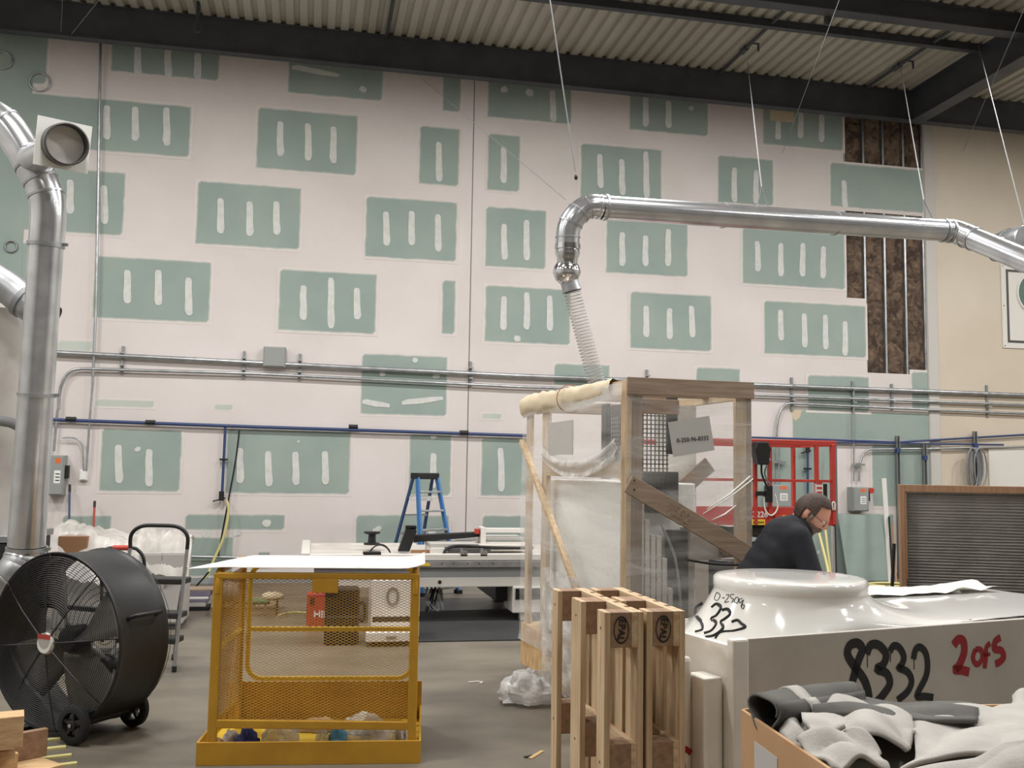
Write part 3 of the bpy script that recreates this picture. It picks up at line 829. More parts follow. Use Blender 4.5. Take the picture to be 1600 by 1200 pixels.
wire([G(1529, 72, DECK_Z-.1), P(1600, 350, 9.6), P(1612, 395, 9.5)], 'long wire slanting down over the beige wall to the sloping duct')
wire([P(1602, 10, 11), W(1505, 236, WY-.03)], 'thin wire slanting from the roof to the beige wall', r=.004)
wire([P(1313, -4, 10.2), W(1222, 240, WY-.03)], 'thin wire slanting across the deck to the wall above the long duct', r=.004)
wire([W(644, 110, WY-.05), P(884, 312, 8.9)], 'thin wire slanting from the wall top down to the duct elbow', r=.0035, mt='strut')
wire([P(98, -5, 13.5), P(95, 50, 14)], 'thin wire in front of the roof beam near the wire rings', r=.004)
wire([P(157, -3, 13), P(112, 53, 14)], 'thin wire slanting across the roof beam near the wire rings', r=.005)

# ---------------------------------------------------------------- drum fan
FC = P(84, 1003, 6.27); rz = math.radians(-35.2)
t = T('drum_fan', 'large black drum fan on wheels with round wire guard', 'fan', (FC.x, FC.y, 0), rz)
R_, FD, fz = .565, .42, FC.z
FR = V(0, 0, fz)
MB().lathe([(R_,0),(R_+.012,-.004),(R_+.016,.01),(R_+.006,.03),(R_,.05),(R_+.002,FD*.5),(R_,FD-.05),(R_+.006,FD-.03),(R_+.016,FD-.01),(R_+.012,FD),(R_,FD),(R_-.012,FD-.01),(R_-.012,.01),(R_,0)], FR, (0,1,0), 72).build('drum', 'fan_drum', t, smooth=50)
def guard(y, name, par, n=34):
    m = MB()
    for k in range(n):
        r = .085 + (R_-.1)*k/(n-1)
        m.tube([V(r*math.cos(a), y - .05*(1-(r/R_)**2), fz + r*math.sin(a)) for a in [2*math.pi*i/56 for i in range(56)]], .0026, 4, closed=True)
    return tag(m.build(name, 'fan_black', par), kind='stuff')
guard(-.012, 'wire_guard', t)
guard(FD+.05, 'rear_wire_guard', t, 11)
for k in range(8):
    a = math.pi*2*k/8 + .12
    MB().tube([V(.07*math.cos(a), -.065, fz+.07*math.sin(a)), V(R_*.55*math.cos(a), -.05, fz+R_*.55*math.sin(a)), V((R_+.005)*math.cos(a), -.006, fz+(R_+.005)*math.sin(a))], .005, 5).build('guard_spoke', 'fan_black', t)
bd_ = MB().lathe([(0,-.078),(.06,-.078),(.07,-.06),(.07,-.055)], FR, (0,1,0), 24).build('badge', 'label_white', t, smooth=40)
MB().lathe([(0,-.0795),(.05,-.0795)], FR + V(0,0,.02), (0,1,0), 16).build('badge_print', 'paper_grey', bd_)
MB().box(-.055,.055,-.081,-.078, fz+.03, fz+.06).build('badge_red_band', 'red_dull', bd_)
MB().lathe([(0,.1),(.075,.1),(.085,.12),(.085,.24),(.0,.26)], FR, (0,1,0), 24).build('hub', 'fan_black', t, smooth=40)
for k in range(4):
    a0_ = 2*math.pi*k/4 + .55
    def blf(u, v, a0_=a0_):
        r = lerp(.08, R_-.03, u); w = lerp(.22, .30, u**.5)
        a = a0_ + (v-.5)*w*2.4/(.35+r*.9)*.9
        return V(r*math.cos(a), .17 + (v-.5)*.17*(1-.4*u) , fz + r*math.sin(a))
    MB().grid(8, 6, blf).build('blade', 'blade', t, smooth=180, solid=.006)
for zz in (-.16, .16):
    MB().bar(V(-R_*.95, FD-.06, fz+zz), V(R_*.95, FD-.06, fz+zz), .04, .03).build('motor_rail', 'fan_black', t)
mo = MB().lathe([(0,-.1),(.09,-.1),(.105,-.08),(.105,.1),(.0,.12)], V(.2, FD-.1, fz-.22), (0,1,0), 24).build('motor', 'black', t, smooth=40)
MB().tube([V(0,.29,fz), V(.2,FD-.16,fz-.22)], .008, 5).build('drive_belt', 'black_rubber', mo)
# wheels: axle parallel to the drum axis
MI = MWD[t.name].inverted()
w1 = MI @ G(118, 1163); w2 = MI @ G(207, 1135)
wxl = (w1.x + w2.x)/2; wr = .125
def wheel(y, name='wheel'):
    c = V(wxl, y, wr)
    w = MB().lathe([(wr*.62,-.024),(wr*.9,-.026),(wr,-.015),(wr,.015),(wr*.9,.026),(wr*.62,.024),(wr*.62,-.024)], c, (0,1,0), 32).build(name, 'black_rubber', t, smooth=45)
    hm = MB().lathe([(.018,-.03),(.03,-.028),(.03,.028),(.018,.03),(.018,-.03)], c, (0,1,0), 16)
    hm.build('wheel_hub', 'fan_black', w, smooth=45)
    for k in range(5):
        a = 2*math.pi*k/5+.3
        MB().bar(c + V(math.cos(a),0,math.sin(a))*.025, c + V(math.cos(a),0,math.sin(a))*wr*.66, .02, .03, up=YA).build('wheel_spoke', 'fan_black', w)
    MB().lathe([(0,-.04),(.012,-.038),(.014,-.028)], c, (0,1,0), 10).build('axle_nut', 'chrome', w, smooth=45)
ya, yb = w1.y - .02, w2.y
wheel(ya); wheel(yb)
MB().tube([V(wxl, ya, wr), V(wxl, yb, wr)], .03, 12).build('axle', 'fan_black', t, smooth=60)
MB().bar(V(wxl, ya+.04, wr+.03), V(wxl, yb-.04, wr+.03), .05, .07).build('axle_beam', 'fan_black', t, bevel=.008)
for y in (.06, FD-.06):
    MB().bar(V(wxl, y, wr+.03), V(wxl-.08, y, fz - math.sqrt(R_**2-(wxl-.08)**2)), .04, .03).build('wheel_bracket', 'fan_black', t)
MB().bar(V(-.3, .02, .012), V(-.3, FD-.02, .012), .08, .024).bar(V(-.3,.03,.012), V(-.3,.03,fz-.47), .03,.03).bar(V(-.3,FD-.03,.012), V(-.3,FD-.03,fz-.47), .03,.03).build('stand_foot', 'fan_black', t)
hd = [V(R_*math.cos(.32)+.0, .09, fz+R_*math.sin(.32)), V(R_*math.cos(.32)+.055, .1, fz+R_*math.sin(.32)+.02), V(R_*math.cos(.32)+.055, FD-.1, fz+R_*math.sin(.32)+.02), V(R_*math.cos(.32), FD-.09, fz+R_*math.sin(.32))]
MB().tube(hd, .014, 8).build('handle', 'black', t, smooth=60)

# ---------------------------------------------------------------- step stool behind the fan
g0 = G(272, 1050)
t = T('step_stool', 'folding step stool with grey legs, black treads and arched handrail', 'step stool', (g0.x, g0.y, 0), math.radians(-14))
wS, hS = .56, 1.24
def leg(x): return [V(x, 0, 0), V(x*.93, .03, .45), V(x*.86 , .06, hS-.14)]
for sx in (0, -1):
    x = sx*wS
    MB().tube([V(x,0,.0), V(x*.96+.015,.02,.4), V(x*.9+.05,.04,hS-.2)], .016, 10).build('front_leg', 'galv_dull', t, smooth=60)
    MB().tube([V(x-.2,.5,.0), V(x*.95-.1,.3,.5), V(x*.9+.04,.06,hS-.35)], .014, 10).build('rear_leg', 'galv_dull', t, smooth=60)
    for xx, yy in ((x, 0), (x-.2, .5)): MB().tube([V(xx,yy,0), V(xx,yy,.05)], .022, 8).build('rubber_foot', 'black_rubber', t, smooth=60)
xr, xl = .05, -wS*.9+.05
MB().tube(smooth_path([V(xr,.04,hS-.2), V(xr-.005,.04,hS-.08), V(xr-.09,.04,hS-.01), V((xr+xl)/2,.04,hS), V(xl+.09,.04,hS-.01), V(xl+.005,.04,hS-.08), V(xl,.04,hS-.2)], 5), .017, 10).build('handrail', 'black', t, smooth=60)
for k, z in enumerate((.26, .47, .76)):
    y = .0 + .03*k
    MB().box(-wS+.02+.02*k, .0+.01*k, y+.0, y+.2, z-.03, z+.02).build('tread', 'fan_drum', t, bevel=.01)

# hand cart handle with a red grip
t = T('hand_cart', 'hand cart with bent black handle and red grip behind the fan', 'cart', G(200, 1040))
zc = 8.9
MB().tube(smooth_path([P(158,868,zc), P(165,859,zc), P(176,856,zc), P(206,856,zc), P(216,860,zc), P(224,872,zc), P(226,900,zc), P(226,1000,zc)], 4), .016, 10).build('handle_frame', 'black', t, smooth=60, world=True)
MB().tube([P(177,856,zc), P(203,856,zc)], .024, 12).build('grip', 'red', t, smooth=60, world=True)
q = P(226,1000,zc); MB().box(q.x-.5, q.x+.04, q.y, q.y+.3, 0, .03).bar(V(q.x,q.y,0), q, .03, .03).build('toe_plate', 'black', t, world=True)
MB().tube([P(158,868,zc), P(160,1003,zc)], .016, 8).build('side_rail', 'black', t, smooth=60, world=True)

# ---------------------------------------------------------------- clutter along the wall on the left
t = T('storage_cabinet', 'grey metal cabinet under clear plastic behind the step stool', 'cabinet', G(250, 985))
q0, q1 = G(212, 985), G(283, 985)
hc = .82
MB().box(q0.x, q1.x, q0.y, q0.y+.6, .06, hc).build('body', 'paper_grey', t, world=True, bevel=.01)
MB().box(q0.x+.02, q1.x-.02, q0.y+.02, q0.y+.55, 0, .06).build('plinth', 'sign_frame', t, world=True)
xm = (q0.x+q1.x)/2
for a_, b_ in ((q0.x+.01, xm-.004), (xm+.004, q1.x-.01)):
    dd = MB().box(a_, b_, q0.y-.015, q0.y, .08, hc-.02).build('door', 'paper_grey', t, world=True, bevel=.003)
    hx_ = b_-.04 if a_ < xm-.1 else a_+.04
    MB().box(hx_-.008, hx_+.008, q0.y-.035, q0.y-.015, hc*.55, hc*.7).build('handle', 'strut', dd, world=True)
def crumple(name, mat_, label, cat, corner, ux, uy, fz_, nu=28, nv=18, amp=.05, fr=3.0, seed=0.0, **kw):
    def fn(u, v):
        p = Vector(corner) + Vector(ux)*u + Vector(uy)*v
        q = Vector((u*fr*2.2+seed, v*fr*1.7-seed, seed*.7))
        n = abs(noise.noise(q))*1.3 - .4 + .5*abs(noise.noise(q*2.3)) + .25*noise.noise(q*5.1)
        return Vector((p.x + .5*amp*noise.noise(q+Vector((9,0,0))), p.y + .5*amp*noise.noise(q+Vector((0,7,0))), fz_(u, v) + amp*n))
    return one(MB().grid(nu, nv, fn), name, mat_, label, cat, smooth=180, **kw)
# plastic-covered heap left of the cabinet
hb_ = T('covered_pallet_stack', 'low stack of boxes covered with plastic sheet beside the cabinet', 'boxes', G(120, 985))
q2, q3 = G(75, 985), G(205, 985)
MB().box(q2.x, q2.x+.55, q2.y+.1, q2.y+.7, 0, .72).build('lower_box', 'bag_cloth', hb_, world=True, bevel=.008)
MB().box(q2.x+.6, q3.x-.05, q2.y+.15, q2.y+.75, 0, .66).build('side_box', 'bag_cloth', hb_, world=True, bevel=.008)
MB().box(q2.x+.02, q2.x+.32, q2.y+.12, q2.y+.5, .72, .98).build('top_box', 'brown_tape', hb_, world=True, bevel=.008)
def hz(u, v):
    base = 1.08 - .22*u
    return base*(1-.0*v) - (.5*max(0, .28-v)/.28)
crumple('plastic_sheeting', 'sheet_film', 'whitish crumpled plastic sheet over boxes behind the fan', 'plastic sheet', (q2.x-.05, q2.y-.05, 0), (q3.x-q2.x+.25, 0, 0), (0, .95, 0), hz, amp=.09, seed=3.3)
crumple('plastic_sheeting', 'sheet_film', 'crumpled clear plastic sheet draped over the grey cabinet', 'plastic sheet', (q0.x-.04, q0.y-.06, 0), (q1.x-q0.x+.08, 0, 0), (0, .75, 0),
        lambda u, v: hc + .07 + .17*math.sin(math.pi*min(1,v*1.1))*(1-.5*u) - (.34*max(0, .2-v)/.2), amp=.08, seed=8.1)
for (x0,y0),(x1,y1),mt_,lb in (((109,757),(108,818),'blue_pipe','broom with blue handle leaning on the wall near the switch box'), ((148,783),(146,830),'red_dull','broom with red handle leaning on the wall near the white socket')):
    a_, b_ = W(x0, y0, WY-.12), W(x1, y1, WY-.25)
    d_ = (b_-a_).normalized(); foot = a_ + d_*((a_.z-.12)/-d_.z)
    t = T('broom', lb, 'broom', (foot.x, foot.y, 0), group='brooms leaning on the wall')
    MB().tube([a_, foot], .015, 8).build('handle', mt_, t, smooth=60, world=True)
    MB().tube([a_, a_.lerp(foot, .08)], .019, 8).build('grip', 'black', t, smooth=60, world=True)
    MB().box(-.11,.11,-.03,.03,0,.13).build('brush_head', 'black', t)
bk = G(286, 955)
for k, (w_, d_, h_, ox, mt_, lb) in enumerate(((.42,.3,.05,0,'black','black tray at the bottom of the book stack by the basket'), (.36,.28,.05,.02,'paper_grey','grey binder lying in the book stack by the basket'), (.4,.28,.04,0,'purple_book','purple-grey binder in the middle of the book stack'), (.37,.28,.03,.04,'label_white','white folder lying in the book stack by the basket'), (.42,.3,.07,.01,'purple_book','thick purple-grey binder near the top of the book stack'), (.5,.32,.02,-.02,'board_x','thin wooden board topping the book stack'))):
    z0_ = [0,.05,.1,.14,.17,.24][k]
    one(MB().box(bk.x+ox-.12, bk.x+ox-.12+w_, bk.y, bk.y+d_, z0_, z0_+h_), 'binder' if mt_ not in ('black','board_x') else ('tray' if mt_=='black' else 'wood_board'), mt_, lb, 'stationery' if mt_!='board_x' else 'board', bevel=.005)
# ---------------------------------------------------------------- yellow work basket
gl, gr_ = G(305, 1197), G(657, 1193)
bw = (gr_-gl).length; ang = math.atan2(gr_.y-gl.y, gr_.x-gl.x)
t = T('work_basket', 'yellow steel forklift work basket with expanded mesh sides', 'basket', (gl.x, gl.y, 0), ang)
BT, BDp = 1.125, .88
ix0, ix1 = .055, bw-.03
tr = MB().box(0, bw, 0, .012, .0, .135).build('front_toe_board', 'yellow', t, bevel=.003)
MB().box(0, bw, .012, BDp, .03, .05).build('deck', 'yellow_light', t)
MB().box(0, .012, .012, BDp, 0, .135).build('side_toe_board', 'yellow', t); MB().box(bw-.012, bw, .012, BDp, 0, .135).build('side_toe_board', 'yellow', t)
MB().box(0, bw, BDp-.012, BDp, .05, .3).build('rear_kick_plate', 'yellow', t, bevel=.003)
for k in (.25, .75): MB().box(bw*k-.1, bw*k+.1, .05, BDp-.02, .0, .03).build('fork_pocket', 'yellow', t)
for x, w_ in ((ix0, .055), (ix1-.055, .055)):
    MB().box(x, x+w_, .02, .05, .05, BT).build('front_post', 'yellow', t, bevel=.006)
for x in (ix0+.01, ix1-.05):
    MB().box(x, x+.04, BDp-.06, BDp-.02, .05, BT).build('rear_post', 'yellow', t, bevel=.005)
MB().bar(V(ix0+.02,.035,BT-.015), V(ix1-.02,.035,BT-.015), .035, .04).build('front_top_rail', 'yellow', t, bevel=.008)
MB().bar(V(ix0+.02,BDp-.04,BT-.015), V(ix1-.02,BDp-.04,BT-.015), .035, .04).build('rear_top_rail', 'yellow', t, bevel=.008)
for x in (ix0+.027, ix1-.027):
    MB().tube(smooth_path([V(x,.035,BT-.12), V(x,.04,BT-.03), V(x,.1,BT+.01), V(x,.4,BT+.012), V(x,BDp-.1,BT+.01), V(x,BDp-.04,BT-.04)], 4), .022, 10).build('side_top_rail', 'yellow', t, smooth=60)
    MB().tube([V(x,.05,.66), V(x,BDp-.04,.66)], .016, 8).build('side_mid_rail', 'yellow_light', t, smooth=60)
MB().bar(V(ix0+.05,.035,.235), V(ix1-.05,.035,.215), .03, .05).build('front_lower_rail', 'yellow', t, bevel=.006)
# rounded rear guard rail
xa, xb, za, zb_ = ix0+.09, ix1-.04, .34, BT-.02
rp = []
for cx, cz, a0_ in ((xb-.1, za+.1, -math.pi/2), (xb-.1, zb_-.1, 0), (xa+.1, zb_-.1, math.pi/2), (xa+.1, za+.1, math.pi)):
    rp += [V(cx+.1*math.cos(a0_+i*math.pi/12), BDp-.1, cz+.1*math.sin(a0_+i*math.pi/12)) for i in range(7)]
MB().tube(rp, .017, 8, closed=True).build('rear_guard_rail', 'yellow_light', t, smooth=60)
MB().tube([V(xa, BDp-.1, .67), V(xb, BDp-.1, .67)], .017, 8).build('rear_mid_rail', 'yellow_light', t, smooth=60)
MB().box(bw*.485, bw*.605, .01, .018, BT-.115, BT-.03).build('name_plate', 'yellow', t, bevel=.004)
def expanded(o, u, v, Lu, Lv, pu=.036, pv=.0165, w=.0017):
    """expanded-metal diamonds: zigzag strands"""
    m = MB(); o, u, v = Vector(o), Vector(u), Vector(v); n = u.cross(v)
    nu, nv = int(Lu/pu), int(Lv/pv)
    pu, pv = Lu/nu, Lv/nv
    for j in range(nv):
        for s_ in (0, 1):
            pts = []
            for i in range(2*nu+1):
                up_ = (i + s_) % 2
                pts.append(o + u*(i*pu/2) + v*(j*pv + (pv*.5 if up_ else 0) + (pv*.5 if s_ else 0)))
            vs = []
            for p in pts: vs += [p + v*w, p - v*w*.4 + n*w*1.6, p - v*w - n*w*.4]
            fs = []
            for i in range(len(pts)-1):
                for k in range(3):
                    l = (k+1) % 3; fs.append((i*3+k, i*3+l, i*3+3+l, i*3+3+k))
            m.add(vs, fs)
            if s_ == 0 and False: break
    return m
tag(expanded(V(ix0+.055,.036,.25), XA, ZA, ix1-ix0-.11, BT-.28).build('front_mesh', 'yellow', t), kind='stuff')
for x in (ix0+.03, ix1-.03):
    tag(expanded(V(x,.06,.2), YA, ZA, BDp-.12, BT-.24).build('side_mesh', 'yellow', t), kind='stuff')
# sheet of card on top
def cardf(u, v):
    x = lerp(-.1, bw+.0, u); y = lerp(-.0 , BDp-.05 - .25*(1-u)*0, v)
    if u < .18: y = lerp(.02 + (.18-u)*1.2*.0, BDp-.05 - (.18-u)*4.2, v)
    z = BT + .036 + .03*max(0, (u-.9)/.1)**2 - .012*max(0, (.15-u)/.15)
    return MWD[t.name] @ V(x, y, z)
one(MB().grid(28, 6, cardf), 'card_sheet', 'paper', 'large white card sheet lying across the top of the yellow basket', 'card', smooth=180, solid=.003)
def rag(name, mt_, label, cat, cx, cy, rx, ry, h, seed, z0=.052):
    def fn(p):
        n = .28*noise.noise(p*2.4+Vector((seed,)*3)) + .16*noise.noise(p*5+Vector((seed,)*3))
        q = p*(1+n)
        if q.z < 0: q.z *= .05
        return q
    m = MB().ell(V(cx, cy, z0+.03*h), rx, ry, h, 22, 14, fn)
    mn = min(p.z for p in m.v); m.v = [p + ZA*(z0 - mn) for p in m.v]
    m.xf(MWD[t.name])
    return one(m, name, mt_, label, cat, smooth=60)
rag('wooden_offcut', 'lumber_x', 'pale wood offcut in the basket tray corner', 'wood', .1, .12, .05, .06, .07, 1)
rag('paper_wrapper', 'paper', 'white crumpled wrapper beside the blue bag in the tray', 'wrapper', .17, .17, .06, .08, .1, 2)
rag('blue_bag', 'navy_blue', 'dark blue plastic bag lying in the basket tray', 'bag', .27, .14, .075, .07, .12, 3)
rag('plastic_bag', 'bag_film', 'clear crumpled plastic bag in the middle of the tray', 'bag', .47, .16, .12, .09, .16, 4)
rag('plastic_bag', 'bag_film', 'small clear plastic bag beside the light blue cloth', 'bag', .73, .13, .05, .06, .11, 5.5)
rag('blue_cloth', 'sky_blue', 'light blue cloth in the basket tray', 'cloth', .82, .13, .06, .07, .13, 6)
rag('plastic_bag', 'bag_film', 'large clear plastic bag at the tray end by the torn paper', 'bag', 1.03, .18, .17, .12, .15, 7)
rag('torn_paper', 'paper', 'torn white paper in the far tray corner', 'paper', 1.23, .16, .06, .1, .12, 8)
rag('sawdust_heap', 'lumber_x', 'small heap of wood shavings at the back of the tray', 'shavings', .66, .6, .16, .1, .06, 9)
rag('foam_scrap', 'foam_white', 'white foam scraps at the back of the basket tray', 'scrap', .95, .55, .14, .12, .1, 10)

# ---------------------------------------------------------------- CNC router table
CY = 11.2
xl_, xr_ = P(470, 880, 11.0).x, 5.3
zt_ = W(640, 868, CY).z
t = T('cnc_table', 'long white CNC router table with steel rail and black gantry arm', 'machine', (xl_, CY, 0))
LX = xr_ - xl_
def cz_(py, y=CY): return W(640, py, y).z
MB().box(0, LX, 0, .12, cz_(876), cz_(866)).build('rail_cover', 'white_paint', t, bevel=.008)
MB().box(.04, LX, -.02, .1, cz_(887), cz_(877)).build('guide_rail', 'galv_dull', t, bevel=.003)
MB().box(.15, LX, .02, .12, cz_(903), cz_(888)).build('side_apron', 'grey_paint', t, bevel=.004)
MB().box(.15, LX, 0, .14, cz_(918), cz_(903)).build('base_beam', 'white_paint', t, bevel=.006)
MB().box(.0, .1, 0, 2.0, cz_(887), cz_(864)).build('end_panel', 'white_paint', t, bevel=.006)
MB().box(.0, 1.5, 1.82, 2.0, zt_-.05, W(540, 849, CY+1.9).z).build('rear_cover', 'white_dirty', t, bevel=.01)
MB().box(.1, LX, .12, 1.82, zt_-.14, zt_-.02).build('bed', 'white_dirty', t, bevel=.006)
for x in (1.0, 2.55, LX-.4):
    for y in (.02, 1.7): MB().box(x, x+.14, y, y+.14, 0, zt_-.28).build('leg', 'grey_paint' if y > 1 else 'white_paint', t, bevel=.005)
MB().box(2.3, LX-.2, .3, 1.6, .2, zt_-.28).build('vacuum_chest', 'black', t)
xs_ = P(800, 930, 11.3).x - xl_
MB().box(xs_, xs_+.4, -.02, .5, cz_(960), cz_(918)).build('side_cabinet', 'white_paint', t, bevel=.01)
MB().box(xs_+.03, xs_+.36, -.03, -.02, cz_(938), cz_(921)).build('side_cabinet_window', 'black_gloss', t)
def lx_(px, py=860, y=CY+.5): return W(px, py, y).x - xl_
arm = MB().prism([V(lx_(622),.5,zt_), V(lx_(640),.5,zt_), V(lx_(651),.5,zt_+.25), V(lx_(646),.5,zt_+.3), V(lx_(634),.5,zt_+.28)], (0,.1,0)).build('gantry_arm', 'black', t, bevel=.01)
MB().box(lx_(633), lx_(650), .5, .62, zt_+.27, zt_+.31).build('arm_cap', 'black_gloss', arm)
MB().prism([V(lx_(648),.62,zt_+.1), V(lx_(752),.62,zt_+.17), V(lx_(752),.62,zt_+.23), V(lx_(648),.62,zt_+.19)], (0,.12,0)).build('gantry_beam', 'black', t, bevel=.008)
MB().lathe([(0,-.03),(.035,-.03),(.035,.03),(0,.03)], V(lx_(747),.6,zt_+.24), (0,0,1), 14).build('stop_button', 'red', t, smooth=40)
MB().box(lx_(752), lx_(760), .55, .8, zt_+.08, zt_+.29).build('beam_end_block', 'white_paint', t, bevel=.006)
MB().box(lx_(757), lx_(830), .9, 1.0, zt_+.2, zt_+.26).build('cross_rail', 'white_paint', t, bevel=.006)
for a_, b_, y0, z0, mt_ in ((668,742,.25,.07,'paper_grey'), (696,758,.12,.02,'sign_frame'), (745,830,.3,.05,'white_dirty'), (720,830,.9,.1,'paper_grey')):
    MB().box(lx_(a_), lx_(b_), y0, y0+.5, zt_+z0, zt_+z0+.045).build('spoil_board', mt_, t, bevel=.006)
MB().box(lx_(668), lx_(690), .22, .75, zt_-.02, zt_+.07).build('clamp_block', 'white_paint', t, bevel=.006)
MB().tube(smooth_path([V(lx_(686),.1,zt_+.0), V(lx_(692),.12,zt_+.07), V(lx_(712),.14,zt_+.1), V(lx_(760),.14,zt_+.08), V(lx_(822),.14,zt_+.07)], 5), .018, 8).build('cable_sleeve', 'black', t, smooth=180)
for x in (715, 745):
    MB().box(lx_(x)-.04, lx_(x)+.04, .0, .08, zt_-.01, zt_+.05).tube([V(lx_(x)-.02,.04,zt_+.05), V(lx_(x)-.02,.04,zt_+.08)], .015, 6).build('rail_clip', 'galv_dull', t)
MB().box(lx_(640), lx_(678), .3, .36, zt_, zt_+.035).build('tool_tray', 'brown_tape', t)
MB().box(lx_(605), lx_(664), -.035, -.02, cz_(884), cz_(880)).bar(V(lx_(632),-.03,cz_(872)), V(lx_(645),-.03,cz_(881)), .01, .03).build('yellow_tape', 'yellow_light', t)
for x in (670, 690, 708, 730, 748, 770): MB().lathe([(0,-.025),(.008,-.025),(.008,-.02)], V(lx_(x, 882, CY),0,cz_(881)), (0,1,0), 8).build('rail_screw', 'black', t)
MB().lathe([(0,-.004),(.022,-.004),(.022,.0)], V(lx_(687,910,CY),0,cz_(910)), (0,1,0), 12).build('beam_hole', 'black', t)
for k in range(5):
    x0_ = lx_(664+k*4, 930); MB().tube(smooth_path([V(x0_,.2,.42), V(x0_-.03+.05*math.sin(k*2),.15,.25), V(x0_+.06*math.cos(k*3),.12,.12), V(x0_+.03,.2,.36)], 5), .013, 6).build('hanging_cable', 'black_rubber' if k % 2 else 'cable_grey', t, smooth=180)
c = V(W(581,850,CY+.9).x, CY+.9, 0); zk = zt_ - .02
one(MB().lathe([(0,0),(.1,0),(.1,.02),(.05,.03),(.045,.12),(.1,.14),(.1,.16),(0,.16)], c+ZA*(W(581,851,CY+.9).z), ZA, 20), 'clamp_knob', 'black', 'black spool-shaped clamp standing on the rear of the router table', 'clamp', smooth=40)
p0_ = W(567, 874, CY+.05); p1_ = W(595, 866, CY+.05)
one(MB().box(p0_.x, p1_.x, CY+.0, CY+.12, zt_+.002, zt_+.04), 'tool_holder', 'black', 'flat black tool holder at the router table edge', 'tool', bevel=.006)
def cutter(u, v):
    a = math.pi*u; x = lerp(W(578,868,CY+.3).x, W(610,868,CY+.3).x, u)
    return Vector((x, CY+.3 + .12*v, zt_ + .005 + .1*math.sin(a)**.7*(1-.2*v)))
one(MB().grid(12, 3, cutter), 'hand_guard', 'black', 'curved black hand guard on the router table', 'tool', smooth=180, solid=.015)

m0, m1, m2, m3 = G(640, 1004), G(818, 1001), G(818, 952), G(640, 957)
one(MB().prism([m0, m1, m2, m3], (0,0,.012)), 'rubber_mat', 'mat_rubber', 'black rubber floor mat in front of the router table', 'mat')

for k, (x, y, L_, a_, mt_, nm, lb) in enumerate(((838,1180,.09,.9,'lumber_x','wood_sliver','pale wood sliver on the floor in front of the pallets'), (741,1066,.05,.2,'paper','paper_scrap','small white paper scrap on the floor between basket and crate'), (752,1067,.03,1.2,'paper','paper_scrap','tiny white paper scrap beside the larger floor scrap'), (826,1183,.03,.4,'ink','tape_scrap','small dark scrap next to the pale wood sliver'))):
    q = G(x, y); one(MB().obox(q + ZA*.004, V(math.cos(a_),math.sin(a_),0), V(-math.sin(a_),math.cos(a_),0), ZA, L_, .012, .003), nm, mt_, lb, 'scrap')
# ---------------------------------------------------------------- blue step ladder behind the table
LY = 14.0
tp = W(666, 739, LY)
t = T('step_ladder', 'blue fibreglass step ladder with black top behind the router table', 'ladder', (tp.x, LY, 0), math.radians(28))
hL = tp.z
wt, wb_ = .17, .31
MB().box(-.19, .19, -.07, .13, hL-.09, hL).build('top_cap', 'black', t, bevel=.012)
for s_ in (-1, 1):
    MB().bar(V(s_*wt, -.03, hL-.06), V(s_*wb_, -.42, .02), .03, .075, up=YA).build('front_rail', 'blue_ladder', t)
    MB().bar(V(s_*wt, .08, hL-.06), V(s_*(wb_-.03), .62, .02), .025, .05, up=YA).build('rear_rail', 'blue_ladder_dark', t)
    MB().box(s_*wb_-.04, s_*wb_+.04, -.47, -.37, 0, .05).build('foot', 'black_rubber', t)
nst = 6
for k in range(1, nst+1):
    f = k/(nst+.35); z = hL - f*hL; w_ = lerp(wt, wb_, f)-.015; y = lerp(-.03, -.42, f)
    MB().box(-w_, w_, y-.04, y+.05, z-.018, z+.012).build('step', 'galv_dull', t, bevel=.004)
    if k < 5: MB().bar(V(-w_, lerp(.08,.62,f), z-.08), V(w_, lerp(.08,.62,f), z-.08), .02, .03).build('rear_brace', 'galv_dull', t)
MB().box(-wt*1.2, wt*1.2, .1, .12, hL*.76, hL*.8).build('label_plate', 'label_white', t)

# ---------------------------------------------------------------- things seen through the basket
q = G(478, 976)
t = T('tool_case', 'red plastic tool case with white lettering behind the basket', 'case', (q.x, q.y-.4, 0))
hcs = .40
MB().box(0, .36, 0, .18, 0, hcs).build('case_body', 'red_dull', t, bevel=.02)
MB().box(.1, .26, .06, .12, hcs+.03, hcs+.05).box(.1,.12,.06,.12,hcs,hcs+.03).box(.24,.26,.06,.12,hcs,hcs+.03).build('handle', 'black', t)
for x in (.06, .3): MB().box(x-.02, x+.02, -.012, 0, hcs-.12, hcs-.05).build('latch', 'black', t)
txt('HILTI', 'lettering', 'label_white', t, (.2, -.003, .17), (1,0,0), (0,0,1), .075, bold=.02)
q = G(506, 1009)
t = T('dark_case', 'tall dark brown case with side handle behind the basket', 'case', (q.x, q.y, 0))
MB().box(0, .34, 0, .25, 0, .56).build('case_body', 'black', t, bevel=.02)
MB().box(.0, .34, -.006, 0, .27, .29).build('lid_seam', 'sign_frame', t)
MB().tube(smooth_path([V(.34,.12,.38), V(.39,.12,.4), V(.4,.12,.31), V(.39,.12,.22), V(.34,.12,.24)], 4), .014, 8).build('handle', 'black_rubber', t, smooth=60)
q = G(578, 1003)
t = T('white_cabinet', 'low white cabinet with black drawer line behind the basket', 'cabinet', (q.x, q.y, 0))
MB().box(0, .5, 0, .4, .04, .62).build('body', 'white_paint', t, bevel=.008)
MB().box(.02, .5, -.006, 0, .2, .25).build('dark_gap', 'black', t)
dr = MB().box(-.06, .44, -.3, -.02, .05, .14).build('drawer', 'white_paint', t, bevel=.006)
MB().box(.14, .24, -.315, -.3, .09, .105).build('drawer_handle', 'strut', dr)
